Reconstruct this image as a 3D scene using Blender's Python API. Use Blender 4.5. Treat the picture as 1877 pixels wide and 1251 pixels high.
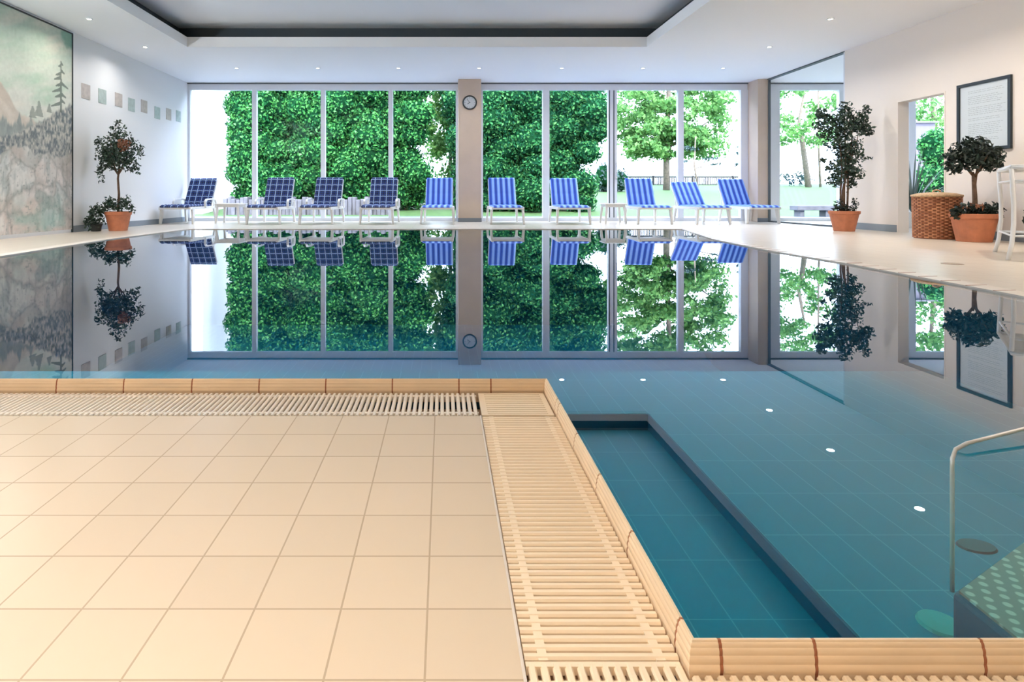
import bpy, math, random
import numpy as np
from mathutils import Vector, Matrix

for o in list(bpy.data.objects):
    bpy.data.objects.remove(o)
SC = bpy.context.scene
COL = SC.collection
PI = math.pi

# ------------------------------------------------------------------ camera
CH, F, VX, VY, W, H = 0.56, 1079.0, 813.0, 360.0, 1877.0, 1251.0
cam_data = bpy.data.cameras.new('camera')
cam_data.sensor_fit = 'HORIZONTAL'
cam_data.sensor_width = 36.0
cam_data.lens = 36.0 * F / W
cam_data.shift_x = (W / 2 - VX) / W
cam_data.shift_y = -(H / 2 - VY) / W
cam_data.clip_start = 0.05
cam_data.clip_end = 300
cam = bpy.data.objects.new('camera', cam_data)
cam.location = (0, 0, CH)
cam.rotation_euler = (PI / 2, 0, 0)
COL.objects.link(cam)
SC.camera = cam

# ------------------------------------------------------------------ sky, sun, exposure
wd = bpy.data.worlds.new('overcast_sky')
SC.world = wd
wd.use_nodes = True
wd.node_tree.nodes['Background'].inputs[0].default_value = (0.70, 0.83, 1.13, 1)
wd.node_tree.nodes['Background'].inputs[1].default_value = 8.5
sun_d = bpy.data.lights.new('sun', 'SUN')
sun_d.energy = 5.0
sun_d.angle = math.radians(6)
sun_d.color = (1.0, 0.95, 0.86)
sun = bpy.data.objects.new('sun', sun_d)
sun.rotation_euler = (math.radians(42), 0, math.radians(4))   # comes from behind the building
COL.objects.link(sun)
SC.view_settings.view_transform = 'Standard'
SC.view_settings.look = 'None'
SC.view_settings.gamma = 1
SC.view_settings.use_curve_mapping = False
SC.view_settings.exposure = 0.6
SC.cycles.max_bounces = 10
SC.cycles.diffuse_bounces = 5
SC.cycles.glossy_bounces = 4
SC.cycles.transparent_max_bounces = 24
SC.cycles.caustics_reflective = False
SC.cycles.caustics_refractive = False
SC.cycles.sample_clamp_indirect = 8
SC.cycles.use_denoising = True

LAMP_WARM = (1.0, 0.90, 0.78)
LAMP_MID = (1.0, 0.97, 0.93)
FILL_UPLIGHT_POWER = 105.0   # unseen lamps added to brighten the ceiling
LAMP_POWER = 14.0        # each ceiling downlight over the far pool
LAMP_NEAR_POWER = 10.0   # the warm ones over the near deck

# ------------------------------------------------------------------ helpers
def srgb(r, g, b):
    def f(c):
        c /= 255.0
        return c / 12.92 if c <= 0.04045 else ((c + 0.055) / 1.055) ** 2.4
    return (f(r), f(g), f(b), 1.0)

def mat(name, col, rough=0.5, metal=0.0, noise=None, spec=0.5, emit=None, bump=None):
    """plain procedural material; noise=(scale, amount) adds a colour mottle, bump=(scale, strength)"""
    m = bpy.data.materials.new(name)
    m.use_nodes = True
    nt = m.node_tree
    p = nt.nodes['Principled BSDF']
    p.inputs['Base Color'].default_value = col
    p.inputs['Roughness'].default_value = rough
    p.inputs['Metallic'].default_value = metal
    p.inputs['Specular IOR Level'].default_value = spec
    if emit:
        p.inputs['Emission Color'].default_value = emit[0]
        p.inputs['Emission Strength'].default_value = emit[1]
    if noise or bump:
        tc = nt.nodes.new('ShaderNodeTexCoord')
    if noise:
        n = nt.nodes.new('ShaderNodeTexNoise')
        n.inputs['Scale'].default_value = noise[0]
        n.inputs['Detail'].default_value = 4
        nt.links.new(tc.outputs['Object'], n.inputs['Vector'])
        r = nt.nodes.new('ShaderNodeValToRGB')
        a = noise[1]
        r.color_ramp.elements[0].position = 0.3
        r.color_ramp.elements[1].position = 0.7
        r.color_ramp.elements[0].color = (col[0] * (1 - a), col[1] * (1 - a), col[2] * (1 - a), 1)
        r.color_ramp.elements[1].color = (min(1, col[0] * (1 + a)), min(1, col[1] * (1 + a)), min(1, col[2] * (1 + a)), 1)
        nt.links.new(n.outputs['Fac'], r.inputs['Fac'])
        nt.links.new(r.outputs['Color'], p.inputs['Base Color'])
    if bump:
        n2 = nt.nodes.new('ShaderNodeTexNoise')
        n2.inputs['Scale'].default_value = bump[0]
        nt.links.new(tc.outputs['Object'], n2.inputs['Vector'])
        b = nt.nodes.new('ShaderNodeBump')
        b.inputs['Strength'].default_value = bump[1]
        nt.links.new(n2.outputs['Fac'], b.inputs['Height'])
        nt.links.new(b.outputs['Normal'], p.inputs['Normal'])
    return m

def tile_mat(name, c1, c2, mortar, wx, wy, msize, offx=0, offy=0, rough=0.3, axes='XY', spec=0.5):
    m = bpy.data.materials.new(name)
    m.use_nodes = True
    nt = m.node_tree
    p = nt.nodes['Principled BSDF']
    p.inputs['Roughness'].default_value = rough
    p.inputs['Specular IOR Level'].default_value = spec
    tc = nt.nodes.new('ShaderNodeTexCoord')
    sep = nt.nodes.new('ShaderNodeSeparateXYZ')
    com = nt.nodes.new('ShaderNodeCombineXYZ')
    nt.links.new(tc.outputs['Object'], sep.inputs[0])
    ad = []
    for k, (ax, off) in enumerate(zip(axes, (offx, offy))):
        a = nt.nodes.new('ShaderNodeMath')
        a.operation = 'ADD'
        a.inputs[1].default_value = off
        nt.links.new(sep.outputs[ax], a.inputs[0])
        nt.links.new(a.outputs[0], com.inputs[k])
    br = nt.nodes.new('ShaderNodeTexBrick')
    br.offset = 0.0
    br.squash = 1.0
    br.inputs['Color1'].default_value = c1
    br.inputs['Color2'].default_value = c2
    br.inputs['Mortar'].default_value = mortar
    br.inputs['Scale'].default_value = 1.0
    br.inputs['Mortar Size'].default_value = msize
    br.inputs['Mortar Smooth'].default_value = 0.2
    br.inputs['Brick Width'].default_value = wx
    br.inputs['Row Height'].default_value = wy
    nt.links.new(com.outputs[0], br.inputs['Vector'])
    nt.links.new(br.outputs['Color'], p.inputs['Base Color'])
    b = nt.nodes.new('ShaderNodeBump')
    b.inputs['Strength'].default_value = 0.25
    b.inputs['Distance'].default_value = 0.002
    b.invert = True
    nt.links.new(br.outputs['Fac'], b.inputs['Height'])
    nt.links.new(b.outputs['Normal'], p.inputs['Normal'])
    return m

def leaf_mat(name, cols, trans=0.25, rough=0.5, spec=0.4):
    m = bpy.data.materials.new(name)
    m.use_nodes = True
    nt = m.node_tree
    p = nt.nodes['Principled BSDF']
    p.inputs['Roughness'].default_value = rough
    p.inputs['Specular IOR Level'].default_value = spec
    g = nt.nodes.new('ShaderNodeNewGeometry')
    r = nt.nodes.new('ShaderNodeValToRGB')
    e = r.color_ramp.elements
    while len(e) < len(cols):
        e.new(0.5)
    for k, c in enumerate(cols):
        e[k].position = k / max(1, len(cols) - 1)
        e[k].color = c
    nt.links.new(g.outputs['Random Per Island'], r.inputs['Fac'])
    nt.links.new(r.outputs['Color'], p.inputs['Base Color'])
    t = nt.nodes.new('ShaderNodeBsdfTranslucent')
    nt.links.new(r.outputs['Color'], t.inputs['Color'])
    mx = nt.nodes.new('ShaderNodeMixShader')
    mx.inputs[0].default_value = trans
    nt.links.new(p.outputs[0], mx.inputs[1])
    nt.links.new(t.outputs[0], mx.inputs[2])
    nt.links.new(mx.outputs[0], nt.nodes['Material Output'].inputs[0])
    return m

def sheet_mat(name, tint, ior, rough=0.0):
    """clear sheet: Fresnel mix of a mirror reflection and a tinted see-through"""
    m = bpy.data.materials.new(name)
    m.use_nodes = True
    nt = m.node_tree
    nt.nodes.remove(nt.nodes['Principled BSDF'])
    fr = nt.nodes.new('ShaderNodeFresnel')
    fr.inputs['IOR'].default_value = ior
    tr = nt.nodes.new('ShaderNodeBsdfTransparent')
    tr.inputs[0].default_value = tint
    gl = nt.nodes.new('ShaderNodeBsdfGlossy')
    gl.inputs['Roughness'].default_value = rough
    mx = nt.nodes.new('ShaderNodeMixShader')
    ge = nt.nodes.new('ShaderNodeNewGeometry')      # the leaving side of a sheet adds no second mirror
    iv = nt.nodes.new('ShaderNodeMath'); iv.operation = 'SUBTRACT'; iv.inputs[0].default_value = 1.0
    nt.links.new(ge.outputs['Backfacing'], iv.inputs[1])
    mu = nt.nodes.new('ShaderNodeMath'); mu.operation = 'MULTIPLY'
    nt.links.new(fr.outputs[0], mu.inputs[0]); nt.links.new(iv.outputs[0], mu.inputs[1])
    nt.links.new(mu.outputs[0], mx.inputs[0])
    nt.links.new(tr.outputs[0], mx.inputs[1])
    nt.links.new(gl.outputs[0], mx.inputs[2])
    nt.links.new(mx.outputs[0], nt.nodes['Material Output'].inputs[0])
    return m

class MB:
    def __init__(self):
        self.v, self.f = [], []
    def add(self, vs, fs):
        k = len(self.v)
        self.v += [tuple(p) for p in vs]
        self.f += [tuple(i + k for i in f) for f in fs]
        return self
    def box(self, x0, x1, y0, y1, z0, z1):
        return self.add([(x0, y0, z0), (x1, y0, z0), (x1, y1, z0), (x0, y1, z0), (x0, y0, z1), (x1, y0, z1), (x1, y1, z1), (x0, y1, z1)],
                        [(0, 3, 2, 1), (4, 5, 6, 7), (0, 1, 5, 4), (1, 2, 6, 5), (2, 3, 7, 6), (3, 0, 4, 7)])
    def prism(self, poly, z0, z1):
        n = len(poly)
        vs = [(x, y, z0) for x, y in poly] + [(x, y, z1) for x, y in poly]
        fs = [tuple(range(n - 1, -1, -1)), tuple(range(n, 2 * n))]
        fs += [(i, (i + 1) % n, n + (i + 1) % n, n + i) for i in range(n)]
        return self.add(vs, fs)
    def bar(self, p, q, w, h, up=(0, 0, 1), w2=None, h2=None):
        p, q = Vector(p), Vector(q)
        d = (q - p).normalized()
        u = Vector(up)
        s = d.cross(u)
        if s.length < 1e-4:
            s = d.cross(Vector((0, 1, 0)))
        s.normalize()
        u = s.cross(d)
        w2 = w if w2 is None else w2
        h2 = h if h2 is None else h2
        vs = []
        for c, ww, hh in ((p, w, h), (q, w2, h2)):
            for a, b in ((-1, -1), (1, -1), (1, 1), (-1, 1)):
                vs.append(c + s * (a * ww / 2) + u * (b * hh / 2))
        return self.add(vs, [(0, 1, 2, 3), (7, 6, 5, 4), (0, 4, 5, 1), (1, 5, 6, 2), (2, 6, 7, 3), (3, 7, 4, 0)])
    def tube(self, pts, r, seg=10):
        pts = [Vector(p) for p in pts]
        n = len(pts)
        rs = r if isinstance(r, (list, tuple)) else [r] * n
        vs, fs = [], []
        prev = None
        for i, p in enumerate(pts):
            d = (pts[min(i + 1, n - 1)] - pts[max(i - 1, 0)]).normalized()
            a = prev if prev is not None else (Vector((0, 0, 1)) if abs(d.z) < 0.9 else Vector((1, 0, 0)))
            s = d.cross(a).normalized()
            u = s.cross(d).normalized()
            prev = u
            for k in range(seg):
                t = 2 * PI * k / seg
                vs.append(p + s * (rs[i] * math.cos(t)) + u * (rs[i] * math.sin(t)))
        for i in range(n - 1):
            for k in range(seg):
                fs.append((i * seg + k, i * seg + (k + 1) % seg, (i + 1) * seg + (k + 1) % seg, (i + 1) * seg + k))
        fs.append(tuple(range(seg - 1, -1, -1)))
        fs.append(tuple(range((n - 1) * seg, n * seg)))
        return self.add(vs, fs)
    def lathe(self, prof, seg=32, c=(0, 0, 0), caps=True):
        vs, fs = [], []
        for r, z in prof:
            for k in range(seg):
                t = 2 * PI * k / seg
                vs.append((c[0] + r * math.cos(t), c[1] + r * math.sin(t), c[2] + z))
        n = len(prof)
        for i in range(n - 1):
            for k in range(seg):
                fs.append((i * seg + k, i * seg + (k + 1) % seg, (i + 1) * seg + (k + 1) % seg, (i + 1) * seg + k))
        if caps and prof[0][0] > 1e-5:
            fs.append(tuple(range(seg - 1, -1, -1)))
        if caps and prof[-1][0] > 1e-5:
            fs.append(tuple(range((n - 1) * seg, n * seg)))
        return self.add(vs, fs)
    def ball(self, c, rx, ry, rz, nu=10, nv=7):
        prof = []
        vs, fs = [], []
        for i in range(nv + 1):
            a = PI * i / nv
            for k in range(nu):
                t = 2 * PI * k / nu
                vs.append((c[0] + rx * math.sin(a) * math.cos(t), c[1] + ry * math.sin(a) * math.sin(t), c[2] - rz * math.cos(a)))
        for i in range(nv):
            for k in range(nu):
                fs.append((i * nu + k, i * nu + (k + 1) % nu, (i + 1) * nu + (k + 1) % nu, (i + 1) * nu + k))
        return self.add(vs, fs)
    def xform(self, M):
        self.v = [tuple(M @ Vector(p)) for p in self.v]
        return self
    def build(self, name, m, parent=None, smooth=False, bevel=0.0, seg=2):
        me = bpy.data.meshes.new(name)
        me.from_pydata(self.v, [], self.f)
        me.validate()
        me.update()
        ms = m if isinstance(m, (list, tuple)) else [m]
        for k in ms:
            me.materials.append(k)
        if smooth:
            me.polygons.foreach_set('use_smooth', [True] * len(me.polygons))
        o = bpy.data.objects.new(name, me)
        COL.objects.link(o)
        if parent is not None:
            o.parent = parent
        if bevel:
            b = o.modifiers.new('soft_edges', 'BEVEL')
            b.width = bevel
            b.segments = seg
            b.limit_method = 'ANGLE'
        return o

def tag(o, label=None, cat=None, group=None, kind=None):
    if label: o['label'] = label
    if cat: o['category'] = cat
    if group: o['group'] = group
    if kind: o['kind'] = kind
    return o

def empty(name, loc=(0, 0, 0), rz=0.0):
    o = bpy.data.objects.new(name, None)
    o.empty_display_size = 0.1
    o.location = loc
    o.rotation_euler = (0, 0, rz)
    COL.objects.link(o)
    return o

def struct(o, label=None, cat=None):
    return tag(o, label, cat, None, 'structure')

def children_of(o):
    return [c for c in bpy.data.objects if c.parent == o]

def copy_tree(o, parent=None):
    kids = children_of(o)
    c = o.copy()
    COL.objects.link(c)
    c.parent = parent
    for k in kids:
        copy_tree(k, c)
    return c

RNG = np.random.default_rng(7)

def leaves_mesh(pts, nrm, size, jitter=0.35, aspect=0.5, rng=RNG, droop=0.0):
    """folded rhombic leaves at pts facing about nrm; returns (verts, faces)"""
    n = len(pts)
    nrm = nrm + rng.normal(0, jitter, (n, 3))
    nrm /= np.linalg.norm(nrm, axis=1)[:, None] + 1e-9
    t = rng.normal(0, 1, (n, 3))
    t[:, 2] -= droop
    t -= nrm * np.sum(t * nrm, axis=1)[:, None]
    t /= np.linalg.norm(t, axis=1)[:, None] + 1e-9
    s = np.cross(nrm, t)
    L = size * rng.uniform(0.65, 1.35, (n, 1))
    w = L * aspect
    a = pts - t * L / 2
    b = pts + t * L / 2 - nrm * L * 0.12
    l = pts + s * w / 2 + nrm * w * 0.22 - t * L * 0.05
    r = pts - s * w / 2 + nrm * w * 0.22 - t * L * 0.05
    v = np.stack([a, l, b, r], axis=1).reshape(-1, 3)
    i = np.arange(n)[:, None] * 4
    f = np.concatenate([i + np.array([[0, 1, 2]]), i + np.array([[0, 2, 3]])], axis=0)
    return v, f

def np_mesh(name, v, f, m, parent=None):
    me = bpy.data.meshes.new(name)
    me.vertices.add(len(v))
    me.vertices.foreach_set('co', v.astype(np.float32).ravel())
    nf, k = f.shape
    me.loops.add(nf * k)
    me.loops.foreach_set('vertex_index', f.astype(np.int32).ravel())
    me.polygons.add(nf)
    me.polygons.foreach_set('loop_start', np.arange(0, nf * k, k, dtype=np.int32))
    me.polygons.foreach_set('loop_total', np.full(nf, k, dtype=np.int32))
    me.update(calc_edges=True)
    me.validate()
    me.materials.append(m)
    o = bpy.data.objects.new(name, me)
    COL.objects.link(o)
    if parent is not None:
        o.parent = parent
    return o

def blob_points(blobs, per_area, rng=RNG, shell=(0.78, 1.05)):
    P, N = [], []
    for (cx, cy, cz, rx, ry, rz) in blobs:
        area = 4 * PI * ((rx * ry) ** 1.6 / 3 + (rx * rz) ** 1.6 / 3 + (ry * rz) ** 1.6 / 3) ** (1 / 1.6)
        n = max(6, int(area * per_area))
        d = rng.normal(0, 1, (n, 3))
        d /= np.linalg.norm(d, axis=1)[:, None]
        rr = rng.uniform(shell[0], shell[1], (n, 1))
        P.append(np.array([[cx, cy, cz]]) + d * np.array([[rx, ry, rz]]) * rr)
        N.append(d)
    return np.concatenate(P), np.concatenate(N)

# ------------------------------------------------------------------ materials
M = {}
M['plaster'] = mat('white_plaster', (0.75, 0.75, 0.75, 1), 0.7, bump=(60, 0.02))
M['ceiling'] = mat('ceiling_white', (0.88, 0.88, 0.88, 1), 0.75)
M['recess'] = mat('recess_shade_tone', (0.05, 0.065, 0.075, 1), 0.8)  # dark colour carries the shade inside the tray slot
M['wall_warm'] = mat('warm_white_plaster', (0.80, 0.72, 0.65, 1), 0.7, bump=(60, 0.02))
M['pillar'] = mat('beige_pillar_plaster', (0.57, 0.455, 0.36, 1), 0.7, noise=(2.5, 0.05))
M['base'] = mat('grey_baseboard', (0.22, 0.25, 0.28, 1), 0.5)
M['alu'] = mat('pale_aluminium_frame', (0.72, 0.74, 0.78, 1), 0.4)
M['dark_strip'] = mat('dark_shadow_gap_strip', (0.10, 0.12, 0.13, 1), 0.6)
M['glass'] = sheet_mat('window_glass', (0.985, 0.995, 0.99, 1), 1.25)
def water_mat():
    """clear water: mirror at grazing view, see-through from above, absorbing red with depth"""
    m = bpy.data.materials.new('pool_water')
    m.use_nodes = True
    nt = m.node_tree
    nt.nodes.remove(nt.nodes['Principled BSDF'])
    ge = nt.nodes.new('ShaderNodeNewGeometry')
    def mth(op, a, b_=None):
        n = nt.nodes.new('ShaderNodeMath'); n.operation = op
        for k, s_ in enumerate((a, b_)):
            if s_ is None: continue
            if isinstance(s_, (int, float)): n.inputs[k].default_value = s_
            else: nt.links.new(s_, n.inputs[k])
        return n.outputs[0]
    dt = nt.nodes.new('ShaderNodeVectorMath'); dt.operation = 'DOT_PRODUCT'
    nt.links.new(ge.outputs['Normal'], dt.inputs[0]); nt.links.new(ge.outputs['Incoming'], dt.inputs[1])
    c = mth('SUBTRACT', 1.0, mth('ABSOLUTE', dt.outputs['Value']))
    f = mth('ADD', mth('MULTIPLY', mth('POWER', c, 3.6), 0.985), 0.015)
    f = mth('MULTIPLY', f, mth('SUBTRACT', 1.0, ge.outputs['Backfacing']))
    tr = nt.nodes.new('ShaderNodeBsdfTransparent')
    gl = nt.nodes.new('ShaderNodeBsdfGlossy'); gl.inputs['Roughness'].default_value = 0.0
    mx = nt.nodes.new('ShaderNodeMixShader')
    nt.links.new(f, mx.inputs[0]); nt.links.new(tr.outputs[0], mx.inputs[1]); nt.links.new(gl.outputs[0], mx.inputs[2])
    out = nt.nodes['Material Output']
    nt.links.new(mx.outputs[0], out.inputs['Surface'])
    ab = nt.nodes.new('ShaderNodeVolumeAbsorption')
    ab.inputs['Color'].default_value = (0.0, 0.90, 0.95, 1)
    ab.inputs['Density'].default_value = 1.3
    nt.links.new(ab.outputs[0], out.inputs['Volume'])
    return m
M['water'] = water_mat()
TW = 0.1238
DZ = -0.032      # level of the near deck
M['tile'] = tile_mat('beige_floor_tile', (0.74, 0.60, 0.44, 1), (0.71, 0.575, 0.42, 1), (0.50, 0.38, 0.26, 1), TW, TW, 0.0016,
                     offx=0.023 + TW * 60, offy=-0.8438 + TW * 60, rough=0.27)
M['tile_far'] = tile_mat('pale_floor_tile', (0.63, 0.555, 0.46, 1), (0.61, 0.54, 0.445, 1), (0.48, 0.41, 0.34, 1), TW * 2, TW * 2, 0.0035,
                         offx=6, offy=6, rough=0.28)
M['coping'] = mat('ridged_cream_coping', (0.83, 0.64, 0.43, 1), 0.4, noise=(9, 0.05))
M['joint'] = mat('terracotta_joint', (0.36, 0.13, 0.06, 1), 0.7)
M['grate'] = mat('cream_plastic_grate', (0.92, 0.75, 0.54, 1), 0.3)
M['grate_glare'] = mat('glare_pale_plastic_grate', (0.84, 0.75, 0.64, 1), 0.28)  # cream grate again, with window glare put into a paler colour
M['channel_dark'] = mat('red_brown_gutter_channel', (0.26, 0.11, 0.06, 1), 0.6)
M['channel'] = mat('brown_gutter_channel', (0.52, 0.34, 0.22, 1), 0.6)
M['lip'] = mat('pale_coping_edge', (0.74, 0.66, 0.58, 1), 0.35)
M['pool_wall'] = mat('teal_pool_wall', (0.004, 0.085, 0.15, 1), 0.5)
M['pool_floor'] = tile_mat('teal_pool_floor_tile', (0.02, 0.23, 0.32, 1), (0.02, 0.24, 0.33, 1), (0.10, 0.38, 0.45, 1), 0.125, 0.283, 0.0022,
                           offx=4.029, offy=5.06, rough=0.5)
M['white_plastic'] = mat('white_lounger_plastic', (0.76, 0.75, 0.73, 1), 0.35)
M['white_metal'] = mat('white_painted_metal', (0.84, 0.85, 0.86, 1), 0.3)
M['terracotta'] = mat('terracotta_clay', (0.50, 0.175, 0.085, 1), 0.7, noise=(7, 0.2), bump=(40, 0.06))
M['soil'] = mat('dark_potting_soil', (0.03, 0.02, 0.014, 1), 0.95, noise=(60, 0.4), bump=(60, 0.5))
M['bark'] = mat('brown_bark', (0.13, 0.075, 0.045, 1), 0.85, noise=(25, 0.35), bump=(40, 0.4))
M['bark_grey'] = mat('grey_brown_bark', (0.17, 0.13, 0.10, 1), 0.85, noise=(12, 0.3))
M['frame_dark'] = mat('dark_navy_frame', (0.018, 0.028, 0.038, 1), 0.4)
M['paper'] = mat('pale_blue_paper', (0.66, 0.69, 0.74, 1), 0.5)
M['ink'] = mat('faint_grey_print', (0.40, 0.43, 0.47, 1), 0.6)
M['black'] = mat('black_plastic', (0.02, 0.025, 0.025, 1), 0.4)
M['dial'] = mat('clock_dial_grey', (0.52, 0.55, 0.58, 1), 0.5)
M['lamp_glow'] = mat('downlight_glow', (1, 1, 1, 1), 0.5, emit=((1.0, 0.9, 0.75, 1), 40.0))
M['chrome'] = mat('chrome', (0.7, 0.7, 0.7, 1), 0.15, metal=1.0)
M['steel'] = mat('pale_steel_tube', (0.80, 0.78, 0.74, 1), 0.3, metal=0.3)
M['step'] = None
M['paving'] = mat('blue_grey_paving', (0.13, 0.155, 0.19, 1), 0.8, noise=(3, 0.1))
M['lawn'] = mat('lawn_grass', (0.038, 0.088, 0.016, 1), 0.9, noise=(9, 0.3), bump=(60, 0.4))
M['render_white'] = mat('white_house_render', (0.86, 0.86, 0.86, 1), 0.8)
M['stone'] = mat('grey_stone_wall', (0.11, 0.105, 0.115, 1), 0.9, noise=(5, 0.3), bump=(20, 0.5))
M['iron'] = mat('dark_fence_metal', (0.016, 0.014, 0.014, 1), 0.6)
M['shed'] = mat('pinkish_shed_boards', (0.11, 0.095, 0.12, 1), 0.8, noise=(4, 0.1))
M['leaf_ficus'] = leaf_mat('ficus_leaf', [(0.012, 0.028, 0.018, 1), (0.03, 0.06, 0.04, 1), (0.075, 0.12, 0.085, 1)], 0.15, 0.35)
M['leaf_dark'] = leaf_mat('dark_bay_leaf', [(0.006, 0.014, 0.012, 1), (0.014, 0.028, 0.022, 1), (0.03, 0.05, 0.035, 1)], 0.1, 0.38)
M['leaf_red'] = leaf_mat('orange_brown_leaf', [(0.20, 0.07, 0.035, 1), (0.34, 0.15, 0.08, 1)], 0.15, 0.5)
M['leaf_hedge'] = leaf_mat('hedge_leaf', [(0.004, 0.05, 0.014, 1), (0.012, 0.11, 0.03, 1), (0.055, 0.24, 0.045, 1), (0.12, 0.34, 0.10, 1)], 0.3, 0.5, 0.1)
M['leaf_tree'] = leaf_mat('dark_tree_leaf', [(0.003, 0.04, 0.018, 1), (0.009, 0.085, 0.032, 1), (0.035, 0.18, 0.05, 1), (0.11, 0.30, 0.085, 1)], 0.3, 0.5, 0.1)
M['leaf_pale'] = leaf_mat('pale_green_leaf', [(0.07, 0.19, 0.06, 1), (0.14, 0.32, 0.09, 1), (0.26, 0.46, 0.15, 1)], 0.5, 0.5, 0.1)
M['leaf_grey'] = leaf_mat('grey_green_leaf', [(0.02, 0.05, 0.05, 1), (0.05, 0.09, 0.08, 1)], 0.2, 0.6)
M['inner'] = mat('foliage_core_shade', (0.005, 0.032, 0.011, 1), 1.0, spec=0.0)  # dark colour stands in for shade deep in the foliage
M['blade'] = leaf_mat('grey_green_blade', [(0.06, 0.10, 0.08, 1), (0.26, 0.31, 0.29, 1)], 0.2, 0.4)

# non slip step with pale dots
def step_mat():
    m = mat('dotted_step', (0.30, 0.29, 0.23, 1), 0.5)
    nt = m.node_tree
    p = nt.nodes['Principled BSDF']
    tc = nt.nodes.new('ShaderNodeTexCoord')
    mp = nt.nodes.new('ShaderNodeMapping')
    mp.inputs['Scale'].default_value = (34, 34, 34)
    mp.inputs['Rotation'].default_value = (0, 0, 0.6)
    nt.links.new(tc.outputs['Object'], mp.inputs[0])
    v = nt.nodes.new('ShaderNodeTexVoronoi')
    v.inputs['Randomness'].default_value = 0.0
    v.inputs['Scale'].default_value = 1.0
    nt.links.new(mp.outputs[0], v.inputs['Vector'])
    r = nt.nodes.new('ShaderNodeValToRGB')
    r.color_ramp.elements[0].position = 0.22
    r.color_ramp.elements[1].position = 0.32
    r.color_ramp.elements[0].color = (0.80, 0.60, 0.50, 1)
    r.color_ramp.elements[1].color = (0.42, 0.25, 0.19, 1)
    v.voronoi_dimensions = '2D'
    nt.links.new(v.outputs['Distance'], r.inputs[0])
    nt.links.new(r.outputs[0], p.inputs['Base Color'])
    return m
M['step'] = step_mat()

def uv_nodes(m):
    nt = m.node_tree
    tc = nt.nodes.new('ShaderNodeTexCoord')
    sep = nt.nodes.new('ShaderNodeSeparateXYZ')
    nt.links.new(tc.outputs['UV'], sep.inputs[0])
    return nt, sep

def math_node(nt, op, a, b=None, c=None):
    n = nt.nodes.new('ShaderNodeMath')
    n.operation = op
    for k, s in enumerate((a, b, c)):
        if s is None: continue
        if isinstance(s, (int, float)): n.inputs[k].default_value = s
        else: nt.links.new(s, n.inputs[k])
    return n.outputs[0]

def stripe_cloth():
    m = mat('blue_striped_cloth', (0.1, 0.2, 0.6, 1), 0.8)
    nt, sep = uv_nodes(m)
    t = math_node(nt, 'FRACT', math_node(nt, 'MULTIPLY_ADD', sep.outputs[0], 1 / 0.118, 20.3))
    r = nt.nodes.new('ShaderNodeValToRGB')
    r.color_ramp.interpolation = 'CONSTANT'
    e = r.color_ramp.elements
    e[0].position = 0.0; e[0].color = srgb(38, 70, 168)
    e[1].position = 0.30; e[1].color = srgb(70, 112, 208)
    for pos, c in ((0.46, srgb(142, 182, 250)), (0.86, srgb(70, 112, 208))):
        x = e.new(pos); x.color = c
    nt.links.new(t, r.inputs[0])
    nt.links.new(r.outputs[0], nt.nodes['Principled BSDF'].inputs['Base Color'])
    return m
def check_cloth():
    m = mat('navy_checked_cloth', (0.02, 0.05, 0.2, 1), 0.8)
    nt, sep = uv_nodes(m)
    cols = []
    for s, pitch in ((sep.outputs[0], 0.135), (sep.outputs[1], 0.14)):
        t = math_node(nt, 'FRACT', math_node(nt, 'MULTIPLY_ADD', s, 1 / pitch, 20.5))
        d = math_node(nt, 'ABSOLUTE', math_node(nt, 'SUBTRACT', t, 0.5))
        cols.append(math_node(nt, 'GREATER_THAN', d, 0.425))
        cols.append(math_node(nt, 'LESS_THAN', math_node(nt, 'ABSOLUTE', math_node(nt, 'SUBTRACT', d, 0.2)), 0.045))
    line = math_node(nt, 'MAXIMUM', cols[0], cols[2])
    thin = math_node(nt, 'MAXIMUM', cols[1], cols[3])
    mx = nt.nodes.new('ShaderNodeMix'); mx.data_type = 'RGBA'
    mx.inputs[6].default_value = srgb(8, 24, 58); mx.inputs[7].default_value = srgb(26, 52, 122)
    nt.links.new(thin, mx.inputs[0])
    mx2 = nt.nodes.new('ShaderNodeMix'); mx2.data_type = 'RGBA'
    nt.links.new(line, mx2.inputs[0])
    nt.links.new(mx.outputs[2], mx2.inputs[6])
    mx2.inputs[7].default_value = srgb(135, 158, 196)
    nt.links.new(mx2.outputs[2], nt.nodes['Principled BSDF'].inputs['Base Color'])
    return m
M['stripe'] = stripe_cloth()
M['check'] = check_cloth()

def wicker():
    m = mat('orange_brown_wicker', (0.45, 0.16, 0.07, 1), 0.6)
    nt = m.node_tree
    g = nt.nodes.new('ShaderNodeNewGeometry')
    r = nt.nodes.new('ShaderNodeValToRGB')
    r.color_ramp.elements[0].color = (0.30, 0.095, 0.035, 1)
    r.color_ramp.elements[1].color = (0.55, 0.24, 0.11, 1)
    nt.links.new(g.outputs['Random Per Island'], r.inputs[0])
    nt.links.new(r.outputs[0], nt.nodes['Principled BSDF'].inputs['Base Color'])
    return m
M['wicker'] = wicker()
M['wicker_lid'] = mat('tan_wicker_lid', (0.52, 0.34, 0.19, 1), 0.6, noise=(60, 0.3), bump=(90, 0.4))

# ------------------------------------------------------------------ room dimensions
XL, XR = -5.77, 7.06
YW = 13.28           # window plane
ZC = 3.12
ZU = 3.51
YB = -4.0            # wall behind the camera
XA = 12.4            # far wall of the side room
YA = 6.6             # near wall of the side room

right_edge = [(3.16, 0.738), (3.19, 3.23), (3.31, 4.83), (3.31, 6.0), (3.46, 7.55), (4.00, 9.90)]
left_edge = [(-4.29, 9.90), (-4.29, 7.55), (-4.07, 5.4), (-4.0, 1.788)]
CX, CYB, CYF = 0.314, 1.788, 0.738      # coping edges of the near deck

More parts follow.
